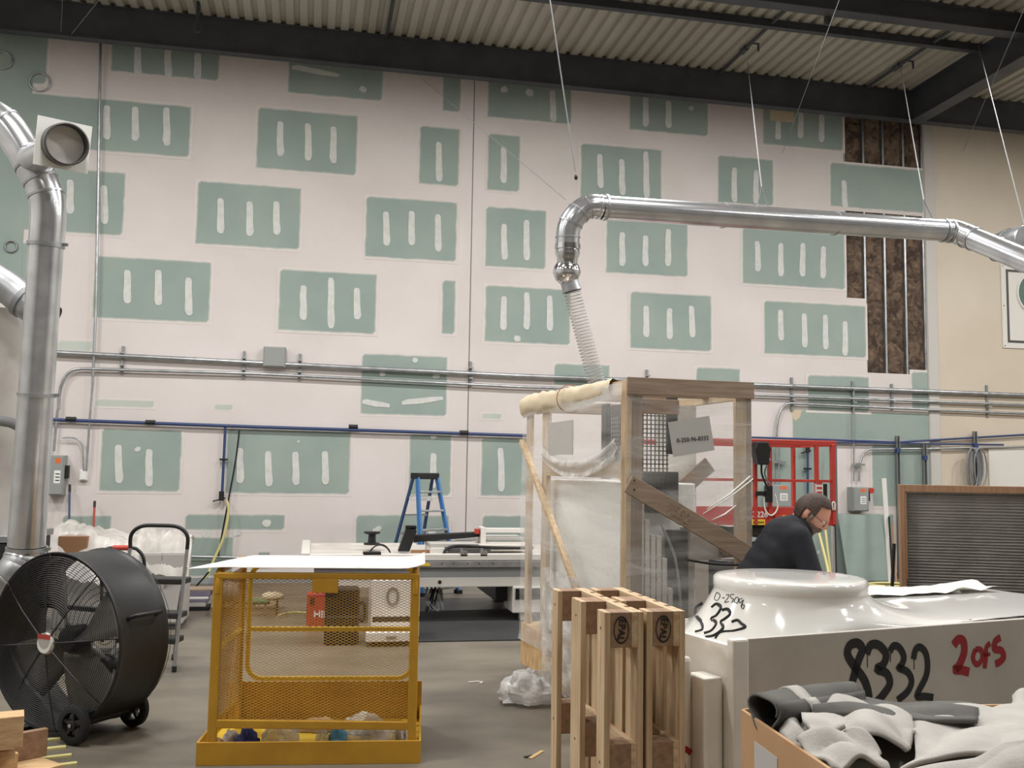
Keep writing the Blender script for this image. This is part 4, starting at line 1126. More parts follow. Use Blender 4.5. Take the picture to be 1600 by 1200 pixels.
MB().tube([V(.22+.055*math.cos(a)*1.0, -.015, .46+.09*math.sin(a)) for a in [2*math.pi*i/16 for i in range(16)]], .012, 6, closed=True).build('ring_handle', 'strut', t, smooth=180)
for x in (.05, .45):
    for y in (.05, .35): MB().box(x-.03, x+.03, y-.03, y+.03, 0, .04).build('foot', 'black', t)
# low skid with bits on it
q = G(328, 964)
t = T('wood_skid', 'low dark wooden skid on the floor behind the basket', 'skid', (q.x, q.y, 0))
for y in (0, .35, .7):
    MB().box(0, .75, y, y+.09, 0, .1).build('runner', 'board_x', t)
for k in range(6): MB().box(.005+k*.125, .115+k*.125, -.01, .8, .1, .122).build('slat', 'board_y', t)
for k, (x, y, w_, d_, h_, mt_, nm, lb) in enumerate(((.25,.1,.42,.12,.04,'green_bit','garden_hose_bundle','green bundle lying on the low wooden skid'), (.05,.35,.3,.3,.14,'white_dirty','paper_bundle','off-white bundle on the low wooden skid'), (.55,.45,.28,.25,.05,'tan_patch','tan_bundle','tan cloth bundle on the low wooden skid'))):
    def fb(p, k=k):
        s_ = p*(1+.25*noise.noise(p*3+Vector((k*4,)*3))); return Vector((math.copysign(abs(s_.x)**.7, s_.x), math.copysign(abs(s_.y)**.7, s_.y), max(s_.z, -.6)))
    mb = MB().ell(V(x+w_/2, y+d_/2, 0), w_/2, d_/2, h_, 16, 10, fb)
    mn = min(p.z for p in mb.v); mb.v = [MWD[t.name] @ (p + ZA*(.124-mn)) for p in mb.v]
    one(mb, nm, mt_, lb, 'bundle', smooth=180)
cap = MWD[t.name] @ V(.33,.2,.21)
one(MB().lathe([(.0,-.0),(.035,.0),(.03,.08),(.0,.08)], V(cap.x, cap.y+.2, .27), ZA, 12).lathe([(.0,.12),(.04,.11),(.05,.08),(.03,.07)], V(cap.x, cap.y+.2, .27), ZA, 12), 'spray_can', 'black', 'small can with dark cap standing on the off-white bundle', 'can', smooth=40)
one(MB().tube(smooth_path([G(435,962,.03), G(450,958,.03), G(470,957,.03), G(500,960,.03)], 5), .014, 6), 'extension_cord', 'yellow_hose', 'short yellow cord on the floor by the red case', 'cord', smooth=180)
cr = smooth_path([W(262,927,14.9), W(296,925,14.6), W(310,912,14.0), W(326,894,13.4)], 5)
one(MB().tube(cr, .012, 6), 'black_cable', 'black_rubber', 'thin black cable rising from the floor behind the basket', 'cable', smooth=180)
# ---------------------------------------------------------------- wooden crate with wrapped machine
g0 = G(976, 1168)
t = T('machine_crate', 'tall open wooden crate wrapped in clear film on a plywood base', 'crate', (g0.x, g0.y, 0), math.radians(4.0))
CW, CD = .93, 2.32
CH = 2.39
KM = MWD[t.name]; KI = KM.inverted()
MB().box(-.02, 0, -.02, CD+.02, .09, .44).build('base_board', 'osb', t); MB().box(0, CW, -.02, 0, .09, .44).build('base_board', 'osb', t)
MB().box(0, CW, 0, CD, .4, .44).build('base_deck', 'osb', t)
for y in (.0, CD/2-.07, CD-.14): MB().box(.02, CW-.02, y+.01, y+.13, 0, .09).build('skid_runner', 'pine_x', t)
def post(x, y, w_=.088, d_=.04, z0=.44, z1=CH, nm='corner_post', m_='pine_z'): return MB().box(x, x+w_, y, y+d_, z0, z1).build(nm, m_, t, bevel=.003)
post(0, 0, .04, .1); post(.042, 0, .075, .038, m_='board_z')
post(CW-.12, 0, .08, .04); post(CW-.04, 0, .04, .1, m_='board_z')
post(0, CD-.1, .04, .1); post(CW-.04, CD-.1, .04, .1)
yq = 1.72
post(0, yq, .04, .13, nm='side_post')
MB().box(0, .04, .1, CD-.1, CH-.1, CH).build('top_side_rail', 'pine_y', t, bevel=.003)
MB().box(CW-.04, CW, .1, CD-.1, CH-.1, CH).build('top_side_rail', 'pine_y', t, bevel=.003)
MB().box(-.002, CW+.01, -.025, -.001, CH-.1, CH+.015).build('top_front_board', 'board_x', t, bevel=.003)
MB().box(0, CW, CD-.04, CD, CH-.1, CH).build('top_rear_board', 'board_x', t, bevel=.003)
zm = 1.79
MB().box(.0, .038, .1, yq, zm-.06, zm+.05).build('side_mid_rail', 'pine_y', t, bevel=.003)
for y0 in (.55, 1.15): MB().box(.04, CW-.04, y0, y0+.09, CH-.06, CH-.005).build('roof_slat', 'block_x', t, bevel=.003)
MB().box(.04, CW*.45, .07, .11, CH-.22, CH-.12).build('inner_beam', 'block_x', t, bevel=.003)
def brace(name, a_, b_, w_, th, y, mt_):
    """flat board nailed across a face between local points a_, b_ given as (along, height)"""
    p0, p1 = V(a_[0], y, a_[1]), V(b_[0], y, b_[1])
    d = (p1-p0).normalized(); n = YA; s_ = d.cross(n)
    return MB().obox((p0+p1)/2, d, n, s_, (p1-p0).length/2, th/2, w_/2).build(name, mt_, t, bevel=.003)
br_ = brace('diagonal_brace', (-.0, 1.70), (CW+.07, 1.16), .125, .022, -.035, 'board_x')
brace('rear_diagonal_brace', (CW-.06, 1.84), (CW*.45, 1.47), .12, .022, .5, 'board_x')
for x, z in ((.04, 1.72), (.04,1.66), (CW-.02, 1.18), (CW*.72,1.24)):
    MB().lathe([(0,-.003),(.008,-.003),(.008,0)], V(x, -.046, z), YA, 8).build('nail_head', 'sign_frame', br_)
txt('7552', 'pencil_mark', 'board_z', br_, (.36, -.0475, 1.505), (.87,0,-.49), (.49,0,.87), .07)
# side lath leaning along the left face
p0, p1 = V(-.05, CD-.02, 2.03), V(-.05, .42, .62)
one(MB().bar(KM @ p0, KM @ p1, .045, .045), 'wooden_lath', 'pine_y', 'long square wooden lath leaning diagonally on the crate side', 'lath', bevel=.003)
# wrapped cover over top rail
def wrapf(u, v):
    y = lerp(.25, CD+.06, u); a = lerp(-.35*math.pi, 1.15*math.pi, v)
    r = .075 + .03*u + .018*noise.noise((y*6, a*2, .3)) + .01*noise.noise((y*17, a*5, 1.3))
    return V(.02 - r*math.cos(a)*.75, y, CH - .05 + r*math.sin(a))
MB().grid(40, 12, wrapf).build('rail_wrap', 'tan_patch', t, smooth=180)
MB().tube([V(.02+.11*math.cos(a), CD*.52, CH-.05+.11*math.sin(a)) for a in [2*math.pi*i/16 for i in range(16)]], .004, 4, closed=True).build('wrap_cord', 'brown_tape', t)
# film sheets
def filmf(u, v):
    y = lerp(0, CD+.02, u); z = lerp(.3, CH-.02, v)
    return V(-.035 - .012*noise.noise((y*2, z*3, 2)) - .006*noise.noise((y*3, z*12, 5)), y, z)
MB().grid(30, 30, filmf).build('side_film', 'film', t, smooth=180)
def filmg(u, v):
    x = lerp(0, CW, u); z = lerp(.44, CH-.1, v)
    return V(x, -.006 - .006*noise.noise((x*3, z*4, 7)) , z)
MB().grid(24, 30, filmg).build('front_film', 'film_clear', t, smooth=180)
def swag(u, v):
    y = lerp(.06, 1.7, u); z = lerp(1.72, 1.86, v) + .14*(2*u-1)**2
    return V(-.05 - .015*math.sin(v*9+u*4), y, z)
MB().grid(20, 6, swag).build('film_fold', 'bag_film', t, smooth=180)
for a_, b_ in (((.55,1.50),(CW,1.74)), ((.58,1.53),(CW-.02,1.76)), ((.62,1.46),(.8,1.56))):
    MB().tube([V(a_[0],-.016,a_[1]), V((a_[0]+b_[0])/2,-.03,(a_[1]+b_[1])/2-.01), V(b_[0],-.016,b_[1])], [.003,.006,.003], 6).build('film_pleat', 'label_white', t, smooth=180)
# label sheet on the film
lb = MB().obox(V(.46, -.028, 2.02), V(.985,0,.17), YA, V(-.17,0,.985), .155, .0015, .118).build('address_sheet', 'paper_grey', t)
txt('0-250-96-8332', 'lettering', 'ink', lb, (.47, -.0305, 2.0), (.985,0,.1), (-.1,0,.985), .028, bold=.004)
MB().box(-.045, -.042, .95, 1.55, 1.9, 2.16).build('side_sheet', 'paper_grey', t)

# the machine inside
mt_root = T('packed_machine', 'white machine with black wire guards packed inside the wooden crate', 'machine', tuple(KM @ V(CW/2, CD/2, .44)), math.radians(4.0))
mm = lambda x, y, z: V(x - CW/2, y - CD/2, z - .44)
def mbx(x0,x1,y0,y1,z0,z1): 
    a_, b_ = mm(x0,y0,z0), mm(x1,y1,z1); return MB().box(a_.x,b_.x,a_.y,b_.y,a_.z,b_.z)
mbx(.1, CW-.3, .25, 1.95, .44, 1.7).build('cabinet', 'white_bright', mt_root, bevel=.01)
mbx(CW-.28, CW-.12, .4, 1.95, .44, 1.35).build('side_housing', 'white_dirty', mt_root, bevel=.01)
mbx(.1, .14, CD-.35, CD-.15, .6, 1.25).build('rear_door', 'grey_paint', mt_root)
for k in range(6):
    z1 = 1.62 - [.0, .16, .26, .27, .42, .62][k]
    mbx(.118+.042*k, .153+.042*k, .05, .2, .44, z1).build('guide_plate', 'white_paint', mt_root, bevel=.003)
mbx(.39, .52, .13, .24, .44, 1.38).build('column', 'sign_frame', mt_root, bevel=.01)
mbx(.14, .46, .16, .24, 1.5, 1.78).build('control_unit', 'black', mt_root, bevel=.01)
mbx(.36, .43, .12, .16, 1.9, CH-.1).build('guard_post', 'black', mt_root)
mbx(.1, .13, .62, .72, 1.72, CH-.12).build('guard_post', 'black', mt_root)
mbx(.5, CW-.12, .6, .63, 1.3, CH-.12).build('rear_panel', 'white_paint', mt_root)
def wiremesh(o, u, v, Lu, Lv, s_, r=.0035):
    m = MB(); o = Vector(o)
    for i in range(int(Lu/s_)+1): m.bar(o+u*(i*s_), o+u*(i*s_)+v*Lv, r*2, r*2, up=u.cross(v))
    for j in range(int(Lv/s_)+1): m.bar(o+v*(j*s_), o+v*(j*s_)+u*Lu, r*2, r*2, up=u.cross(v))
    return m
tag(wiremesh(mm(.06,.14,1.5), XA, ZA, .31, .68, .03).build('wire_guard', 'mesh_black', mt_root), kind='stuff')
tag(wiremesh(mm(.11,.2,1.75), YA, ZA, .45, .5, .03).build('wire_guard', 'mesh_black', mt_root), kind='stuff')
mbx(.14, .2, .7, 1.6, 1.74, 1.76).build('ledge', 'grey_paint', mt_root)
mbx(CW-.42, CW-.18, .1, .3, 1.18, 1.4).build('terminal_box', 'white_dirty', mt_root, bevel=.006)
mbx(CW-.2, CW-.1, .08, .2, 1.2, 1.34).build('wood_block', 'block_x', mt_root)
mbx(CW-.42, CW-.22, .095, .1, 1.4, 1.43).build('name_strip', 'label_white', mt_root)
MB().tube(smooth_path([mm(.3,.1,1.42), mm(.4,.1,1.2), mm(.44,.1,.9), mm(.45,.12,.6)], 5), .01, 6).build('power_cable', 'paper_grey', mt_root, smooth=180)
one(MB().tube(smooth_path([KM@V(.42,-.05,1.2), KM@V(.62,-.055,1.17), KM@V(CW-.1,-.055,1.165), KM@V(CW+.02,-.03,1.19)], 5), .009, 6), 'black_strap', 'black', 'black strap looped around the crate corner post', 'strap', smooth=180)
# bubble wrap on the floor beside the crate
rb = G(828, 1098)
def bw_(p):
    n = .35*noise.noise(p*2.7) + .2*noise.noise(p*6)
    q = p*(1+n); q.z = max(q.z, -.02); return q
one(MB().ell(V(rb.x-.0, rb.y, .03), .22, .2, .2, 28, 18, bw_), 'plastic_wrap_heap', 'bag_film', 'crumpled clear plastic wrap on the floor by the crate base', 'plastic wrap', smooth=60)
def hangw(u, v):
    p = KM @ V(-.06 - .05*abs(noise.noise((u*4, v*5, 1))), lerp(.75, 1.6, u) , lerp(.1, 1.0, v) )
    return p + Vector((.02*noise.noise((u*9, v*9, 3)), 0, .02*noise.noise((u*8, v*8, 9))))
one(MB().grid(20, 24, hangw), 'bubble_wrap', 'bag_film', 'strip of bubble wrap hanging down the crate side', 'plastic wrap', smooth=60)

# ---------------------------------------------------------------- two stamped pallets on end
pa, pb_ = G(945, 957, 1.2), G(869, 922, 1.2)
dirv = (pb_-pa); ang = math.atan2(dirv.y, dirv.x) - math.pi/2
def pallet(x_off, y_off, da, label):
    base = Vector((pa.x, pa.y, 0)) + Vector((math.cos(ang), math.sin(ang), 0))*x_off + Vector((-math.sin(ang), math.cos(ang), 0))*y_off
    t = T('wooden_pallet', label, 'pallet', base, ang+da, group='pallets standing on end')
    K = 1.18
    zs = (0, .5275, 1.055); ys = ((0, .1), (.3275, .145), (.7, .1))
    for y, w_ in ys: MB().box(0, .022*K, y, y+w_, 0, 1.2).build('bottom_board', 'pallet_z', t, bevel=.003)
    bl_ = []
    for z in zs:
        for y, w_ in ys: bl_.append(MB().box(.022*K, .1*K, y+.001, y+w_-.001, z+.001, z+.144).build('block', 'block_y', t, bevel=.002))
        MB().box(.1*K, .122*K, 0, .8, z, z+.145).build('stringer_board', 'pallet_y', t, bevel=.002)
    for y, w_ in ((0,.145),(.186,.1),(.3275,.145),(.5135,.1),(.655,.145)): MB().box(.122*K, .144*K, y, y+w_, 0, 1.2).build('deck_board', 'pallet_z', t, bevel=.003)
    b_ = bl_[6]
    cx, cz = .061*K, 1.128
    rg = MB(); vs = []; fs = []; n = 28
    for i in range(n):
        a = 2*math.pi*i/n
        for k in (1.0, .88): vs.append((cx + .034*k*math.cos(a), -.0008, cz + .056*k*math.sin(a)))
    for i in range(n):
        j = (i+1) % n; fs.append((2*i, 2*i+1, 2*j+1, 2*j))
    MB().add(vs, fs).build('stamp_ring', 'ink', b_)
    txt('EPAL', 'stamp_lettering', 'ink', b_, (cx, -.0008, cz), (-.1,0,-1), (1,0,-.1), .03, bold=.01)
    for z in (.05, .59, 1.13):
        for y in (.05, .4, .75): MB().lathe([(0,-.0015),(.006,-.0015),(.006,.0)], V(0,y,z), XA, 6).build('nail_head', 'sign_frame', t)
    return t
pallet(0, 0, 0, 'wooden pallet standing on end, its three open runners facing the yellow basket')
pallet(.186, .005, -.012, 'wooden pallet standing on end beside the white moulded part')

# ---------------------------------------------------------------- moulded white part on its crate
A_ = P(1145, 1000, 4.2); zT = A_.z; B_ = G(1600, 967, zT)
dm = (B_-A_); dm.z = 0; am = math.atan2(dm.y, dm.x)
t = T('packed_moulding_crate', 'low crate with grey side boards spray painted 8332 under the white moulding', 'crate', (A_.x, A_.y, 0), am)
ML, MD_ = 2.7, 1.14
MB().box(0, ML, 0, .03, .1, zT).build('side_board', 'panel_grey', t, bevel=.003)
MB().box(-.03, 0, .0, MD_, .1, zT-.02).build('end_board', 'foam_white', t, bevel=.003)
MB().box(0, ML, MD_-.03, MD_, .1, zT-.1).build('side_board', 'panel_grey', t)
MB().box(-.035, .05, -.05, .0, .4, zT+.01).build('corner_foam', 'foam_white', t, bevel=.01)
MB().box(-.14, -.04, .02, .16, 0, zT-.16).build('corner_post', 'foam_white', t, bevel=.006)
ef = MB().box(-.22, -.14, .1, .34, 0, zT-.08).build('end_foam', 'foam_white', t, bevel=.02)
MB().ribbon(smooth_path([V(-.15,.098,.56), V(-.19,.098,.58), V(-.19,.098,.5), V(-.155,.098,.42), V(-.19,.098,.3)],5), .025, Vector((0,-1,0))).build('painted_mark', 'spray_red', ef)
MB().box(0, ML, 0, MD_, .1, .14).build('base', 'osb', t)
for y in (.05, .5, 1.0): MB().box(0, ML, y, y+.1, 0, .1).build('runner', 'pine_x', t)
MI_ = MWD[t.name].inverted()
def onp(px, py):
    """pixel to a point on the front side board"""
    n = MWD[t.name].to_3x3() @ Vector((0,-1,0)); e = D(px, py)
    k = (Vector(A_) - CP).dot(n) / e.dot(n); q = MI_ @ (CP + e*k); return V(q.x, -.002, q.z)
def spray(pts, w_, name, mt_):
    L_ = smooth_path([onp(*p) for p in pts], 6)
    MB().ribbon(L_, w_, Vector((0,-1,0))).build(name, mt_, t)
sb = [(1347,1012),(1334,1005),(1325,1018),(1334,1037),(1350,1062),(1357,1082),(1351,1108),(1338,1115),(1326,1100),(1332,1066),(1344,1032),(1347,1012)]
spray([(1330,1100),(1331,1070),(1340,1035),(1347,1015),(1340,1005),(1328,1008),(1324,1022),(1334,1040),(1350,1062),(1357,1085),(1356,1100)], .044, 'painted_digit', 'spray_black')
spray([(1354,1022),(1360,1008),(1373,1008),(1384,1022),(1380,1038),(1370,1045),(1385,1052),(1390,1068),(1380,1085),(1368,1098)], .042, 'painted_digit', 'spray_black')
spray([(1390,1018),(1396,1009),(1405,1012),(1412,1026),(1408,1040),(1404,1043),(1418,1050),(1424,1064),(1418,1080),(1402,1094)], .036, 'painted_digit', 'spray_black')
spray([(1427,1030),(1430,1016),(1437,1011),(1446,1020),(1449,1040),(1446,1058),(1436,1078),(1433,1088),(1445,1088),(1458,1090)], .036, 'painted_digit', 'spray_black')
for x, y0, y1 in ((1355,1022,1043), (1391,1018,1034), (1428,1030,1046), (1372,1046,1055)): spray([(x,y0),(x,y1)], .005, 'paint_drip', 'spray_black')
spray([(1490,1008),(1497,999),(1505,1002),(1506,1020),(1498,1040),(1492,1046),(1503,1047),(1514,1050)], .044, 'painted_mark', 'spray_red')
spray([(1524,1014),(1520,1028),(1526,1038),(1534,1030),(1533,1016),(1524,1014)], .028, 'painted_mark', 'spray_red')
spray([(1547,1005),(1541,1012),(1540,1030),(1538,1044)], .028, 'painted_mark', 'spray_red'); spray([(1535,1024),(1547,1022)], .018, 'painted_mark', 'spray_red')
spray([(1563,996),(1555,1002),(1554,1014),(1564,1016),(1568,1026),(1562,1034),(1555,1037)], .036, 'painted_mark', 'spray_red')
ep_ = [V(-.301, .3-.02, .32), V(-.301,.22,.36), V(-.301,.2,.3), V(-.301,.27,.22), V(-.301,.22,.12), V(-.301,.3,.14)]

# gelcoat moulding: flange on a flared neck running out into a sheet
tm = T('white_moulding', 'glossy white moulded part with round raised flange, marked 8332 by hand', 'moulding', (A_.x, A_.y, zT), am)
Cc = MI_ @ P(1233, 899, 4.98)
zf = Cc.z - zT
rf = .385
x0m, x1m, y0m, y1m = -.34, ML-.02, .035, MD_-.03
N = 96
NF = 14
def flare_rz(q_, a):
    """radius and height of the flared neck, q_ 0 at the flange, 1 at the foot; the foot sinks toward the near end"""
    k = .5 + .5*math.cos(a - .25); k = k*k*(3-2*k)
    wd_ = lerp(.30, .52, k); pw = lerp(1.35, 2.6, k); zb = lerp(-.24, .02, k)
    return rf + .004 + wd_*q_**1.15, zb + (zf-.08-zb)*(1-q_)**pw
mbm = MB(); rows = []
spec = [(.02, zf), (.15, zf), (rf-.04, zf), (rf-.012, zf-.004), (rf, zf-.014), (rf+.002, zf-.045), (rf-.001, zf-.066), (rf-.003, zf-.074)]
for r, z in spec:
    rows.append([V(Cc.x + r*math.cos(2*math.pi*i/N), Cc.y + r*math.sin(2*math.pi*i/N), z) for i in range(N)])
for k in range(1, NF):
    rw = []
    for i in range(N):
        a = 2*math.pi*i/N; r, z = flare_rz(k/(NF-1), a)
        rw.append(V(Cc.x + r*math.cos(a), Cc.y + r*math.sin(a), z))
    rows.append(rw)
for q_ in (.33, .66, 1.0):
    rw = []
    for i in range(N):
        a = 2*math.pi*i/N; dx, dy = math.cos(a), math.sin(a)
        Rl, zl_ = flare_rz(1, a)
        s_ = min(((x1m-Cc.x)/dx if dx > 0 else (x0m-Cc.x)/dx) if abs(dx) > 1e-6 else 9, ((y1m-Cc.y)/dy if dy > 0 else (y0m-Cc.y)/dy) if abs(dy) > 1e-6 else 9)
        if dx < .1: s_ = min(s_, Rl+.02)
        r = lerp(min(Rl, s_), s_, q_)
        rw.append(V(Cc.x + r*dx, Cc.y + r*dy, zl_ - .003*q_))
    rows.append(rw)
# clip the flare to the sheet outline
for rw in rows:
    for i, p in enumerate(rw):
        p.x = min(max(p.x, x0m), x1m); p.y = min(max(p.y, y0m), y1m)
for rw in rows: mbm.v += rw
for j in range(len(rows)-1):
    for i in range(N):
        k = (i+1) % N; mbm.f.append((j*N+i, (j+1)*N+i, (j+1)*N+k, j*N+k))
mbm.f.append(tuple(range(N)))
msh = mbm.build('shell', 'gelcoat', tm, smooth=55)
def flare(px, py):
    """pixel to a point on the near side of the neck (iterate on the height profile)"""
    Mi = MWD[tm.name].inverted(); o = Mi @ CP; d = Mi.to_3x3() @ D(px, py)
    k = 3.6
    while k < 6.5:
        p = o + d*k; r = math.hypot(p.x-Cc.x, p.y-Cc.y); a = math.atan2(p.y-Cc.y, p.x-Cc.x)
        h = zf if r < rf else flare_rz(1, a)[1]
        for j in range(24):
            r0_, z0_ = flare_rz(j/24, a); r1_, z1_ = flare_rz((j+1)/24, a)
            if r0_ <= r <= r1_: h = lerp(z0_, z1_, (r-r0_)/(r1_-r0_+1e-9)); break
        if p.z <= h: break
        k += .004
    return p - d.normalized()*.006
def pen(pts, w_, name='painted_digit'):
    L_ = smooth_path([flare(*p) for p in pts], 5)
    vw = (MWD[tm.name].to_3x3().inverted() @ -D(1150, 980)).normalized()
    MB().ribbon(L_, w_, vw).build(name, 'spray_black', msh)
pen([(1098,942),(1087,950),(1088,962),(1096,972),(1098,984),(1086,988)], .018)
pen([(1112,950),(1120,944),(1127,950),(1120,962),(1112,967),(1120,974),(1112,986),(1100,990)], .018)
pen([(1128,954),(1137,952),(1141,960),(1132,968),(1127,972),(1130,982),(1116,993),(1102,996)], .017)
pen([(1143,972),(1152,969),(1158,974),(1164,980),(1146,986),(1126,988),(1118,998)], .014)
for st in ([(1120,925),(1116,935),(1121,938),(1125,930),(1120,925)], [(1128,934),(1132,934)], [(1134,930),(1139,929),(1137,935),(1132,941),(1139,940)], [(1147,929),(1142,929),(1142,934),(1146,936),(1143,942)], [(1150,933),(1147,940),(1152,942),(1154,935),(1150,933)], [(1160,935),(1155,937),(1156,942),(1161,938),(1158,949)], [(1162,937),(1158,947),(1161,951),(1163,946),(1159,945)]):
    pen(st, .004, 'pen_mark')
tm_in = MWD[tm.name]
one(MB().grid(22, 8, lambda u, v: tm_in @ V(lerp(1.5, 2.6, u), lerp(.75, 1.05, v), .03 + .06*abs(noise.noise((u*3.5, v*2, 2))) + .012*noise.noise((u*9, v*6, 5)))), 'dust_cloth', 'foam_white', 'crumpled white sheet lying on the moulding in front of the filter', 'cloth', smooth=180)
# ---------------------------------------------------------------- cardboard bin of grey felt-backed sheet
zr = 1.0
c0 = G(1163, 1108, zr); c1 = G(1306, 1204, zr)
dv = c1 - c0; ab = math.atan2(dv.y, dv.x)
t = T('cardboard_bin', 'open cardboard bin filled with folded grey sheeting', 'box', (c0.x, c0.y, 0), ab)
BL, BW = 1.05, 1.25
th = .012
zl = lambda x: zr - .0*x
MB().box(0, BL, -th, 0, 0, zr).build('near_wall', 'cardboard', t, bevel=.002)
MB().box(-th, 0, 0, BW, 0, zr).build('left_wall', 'cardboard', t, bevel=.002)
MB().box(0, BL, BW, BW+th, 0, zr-.02).build('far_wall', 'cardboard', t, bevel=.002)
MB().box(BL, BL+th, 0, BW, 0, zr-.02).build('right_wall', 'cardboard', t, bevel=.002)
MB().box(0, BL, 0, BW, 0, .02).build('bottom', 'cardboard', t)
MB().box(.12, .3, -th-.002, -th, zr-.32, zr-.07).build('shipping_label', 'paper_grey', t)
BM = MWD[t.name]; BI = BM.inverted()
def sheet(pts, n, name, mt_, label, amp=.02, sol=.012, seed=0.0, fr=.6):
    """folded sheet through a control net of (px, py, depth) rows"""
    rows = [[P(*p) for p in r] for r in pts]
    def cr(ps, t_):
        m = len(ps)-1; f = t_*m; i = min(int(f), m-1); f -= i
        p0, p1, p2, p3 = ps[max(i-1,0)], ps[i], ps[i+1], ps[min(i+2,m)]
        s_ = .5*((2*p1)+(p2-p0)*f+(2*p0-5*p1+4*p2-p3)*f*f+(3*p1-p0-3*p2+p3)*f**3)
        return s_*.55 + p1.lerp(p2, f)*.45
    def fn(u, v):
        p = cr([cr(r, u) for r in rows], v)
        q = Vector((u*fr*3+seed, v*fr*3, seed))
        return p + Vector((0, 0, amp*(abs(noise.noise(q))*2.6 - .5))) + Vector((amp*.5*noise.noise(q*1.7), amp*.5*noise.noise(q*1.3+Vector((3,3,3))), 0))
    return one(MB().grid(n, n, fn), name, mt_, label, 'fabric', smooth=50, solid=sol, group='folded sheets in the cardboard bin')
fl_ = T('packing_sheet', 'flat grey sheet filling the cardboard bin under the folds', 'fabric', tuple(BM @ V(BL/2, BW/2, zr-.2)), ab, group='folded sheets in the cardboard bin')
MB().grid(26, 26, lambda u, v: V((u-.5)*(BL-.03), (v-.5)*(BW-.03), .1 + .06*abs(noise.noise((u*3.2, v*2.6, 5))) - .05*abs(u-.5)*0)).build('sheet', 'felt', fl_, smooth=50, solid=.02)
# dark roll with an open end at the left corner
ra, rb2 = P(1192, 1113, 3.02), P(1330, 1092, 3.35)
t2 = T('rolled_sheet', 'dark grey roll of sheeting with open end at the bin corner', 'fabric roll', ra, group='folded sheets in the cardboard bin')
ax_ = (rb2-ra)
def rollf(u, v, k=1.0):
    a = 2*math.pi*u*1.12; r = (.062 + .012*u)*(1 + .12*math.sin(3*a+v*4))*k
    d = ax_.normalized(); s1 = d.cross(ZA).normalized(); s2 = s1.cross(d)
    return ra - d*.03*math.cos(a*1.0) + ax_*v + (s1*math.cos(a)*1.1 + s2*math.sin(a)*.8)*r
MB().grid(30, 12, rollf).build('roll', 'felt_dark', t2, smooth=60, world=True, solid=.008)
MB().grid(30, 2, lambda u, v: rollf(u, .30+.12*v, 1.1)).build('fold_band', 'felt', t2, smooth=60, world=True, solid=.006)
sheet([[(1275,1087,3.35),(1320,1086,3.4),(1380,1094,3.4),(1440,1098,3.4),(1520,1100,3.45)], [(1270,1102,3.1),(1330,1098,3.15),(1390,1103,3.2),(1450,1110,3.2),(1530,1112,3.2)], [(1275,1120,3.0),(1330,1120,3.0),(1390,1126,3.0),(1450,1130,3.0),(1530,1130,3.0)]],
      22, 'folded_sheet', 'felt_dark', 'dark underside fold of sheeting along the back of the bin', .02, seed=1)
sheet([[(1258,1132,3.15),(1290,1100,3.15),(1316,1097,3.2),(1370,1101,3.15),(1424,1134,3.0)], [(1250,1136,3.0),(1285,1120,3.0),(1330,1112,3.02),(1378,1116,2.98),(1428,1142,2.9)],
       [(1255,1140,2.9),(1300,1138,2.88),(1340,1130,2.86),(1385,1152,2.8),(1426,1160,2.8)], [(1270,1150,2.84),(1310,1148,2.8),(1345,1150,2.76),(1385,1166,2.74),(1415,1180,2.74)]],
      26, 'folded_sheet', 'felt', 'pale grey folded sheet heaped in the middle of the bin', .03, seed=2.4)
sheet([[(1218,1130,3.0),(1236,1121,3.02),(1258,1136,3.0),(1272,1158,2.95)], [(1222,1148,2.92),(1240,1136,2.94),(1268,1144,2.92),(1290,1160,2.88)], [(1238,1170,2.84),(1262,1160,2.84),(1292,1160,2.8),(1320,1140,2.8)]],
      18, 'folded_sheet', 'felt', 'narrow rolled pale sheet end pointing at the bin corner', .02, seed=4.1)
sheet([[(1245,1166,2.78),(1290,1152,2.8),(1320,1140,2.8),(1350,1152,2.76),(1375,1172,2.72)], [(1262,1182,2.7),(1300,1166,2.72),(1325,1162,2.72),(1352,1172,2.68),(1380,1186,2.66)], [(1300,1204,2.6),(1330,1192,2.62),(1350,1190,2.62),(1372,1200,2.6),(1392,1210,2.58)]],
      24, 'folded_sheet', 'felt', 'pale folded sheet at the front rim of the bin', .025, seed=6.2)
sheet([[(1405,1128,3.25),(1440,1112,3.3),(1500,1103,3.3),(1560,1100,3.3),(1640,1104,3.3)], [(1420,1122,3.1),(1452,1132,3.05),(1510,1124,3.1),(1570,1122,3.05),(1640,1122,3.05)], [(1428,1150,2.9),(1470,1152,2.88),(1520,1150,2.85),(1580,1140,2.85),(1640,1132,2.85)],
       [(1425,1190,2.66),(1480,1182,2.66),(1530,1170,2.66),(1580,1160,2.66),(1640,1150,2.66)], [(1400,1205,2.58),(1470,1198,2.58),(1530,1192,2.56),(1590,1178,2.54),(1640,1172,2.54)]],
      34, 'folded_sheet', 'felt', 'broad pale sheet spread over the far side of the bin', .03, seed=9.7)
sheet([[(1390,1212,2.52),(1450,1198,2.52),(1520,1186,2.5),(1570,1160,2.48),(1640,1152,2.46)], [(1390,1240,2.42),(1450,1230,2.42),(1530,1220,2.4),(1585,1185,2.4),(1640,1172,2.4)], [(1390,1270,2.36),(1450,1262,2.36),(1530,1260,2.34),(1590,1230,2.34),(1640,1220,2.34)]],
      24, 'folded_sheet', 'felt', 'speckled pale sheet folded over the bin rim by the shipping label', .02, seed=12.1)
sheet([[(1584,1085,3.5),(1600,1078,3.5),(1640,1070,3.5)], [(1582,1098,3.4),(1602,1094,3.4),(1640,1090,3.4)], [(1590,1104,3.3),(1605,1103,3.3),(1640,1100,3.3)]], 10, 'folded_sheet', 'felt', 'small pale flap of sheeting standing up against the grey crate side', .02, seed=14)

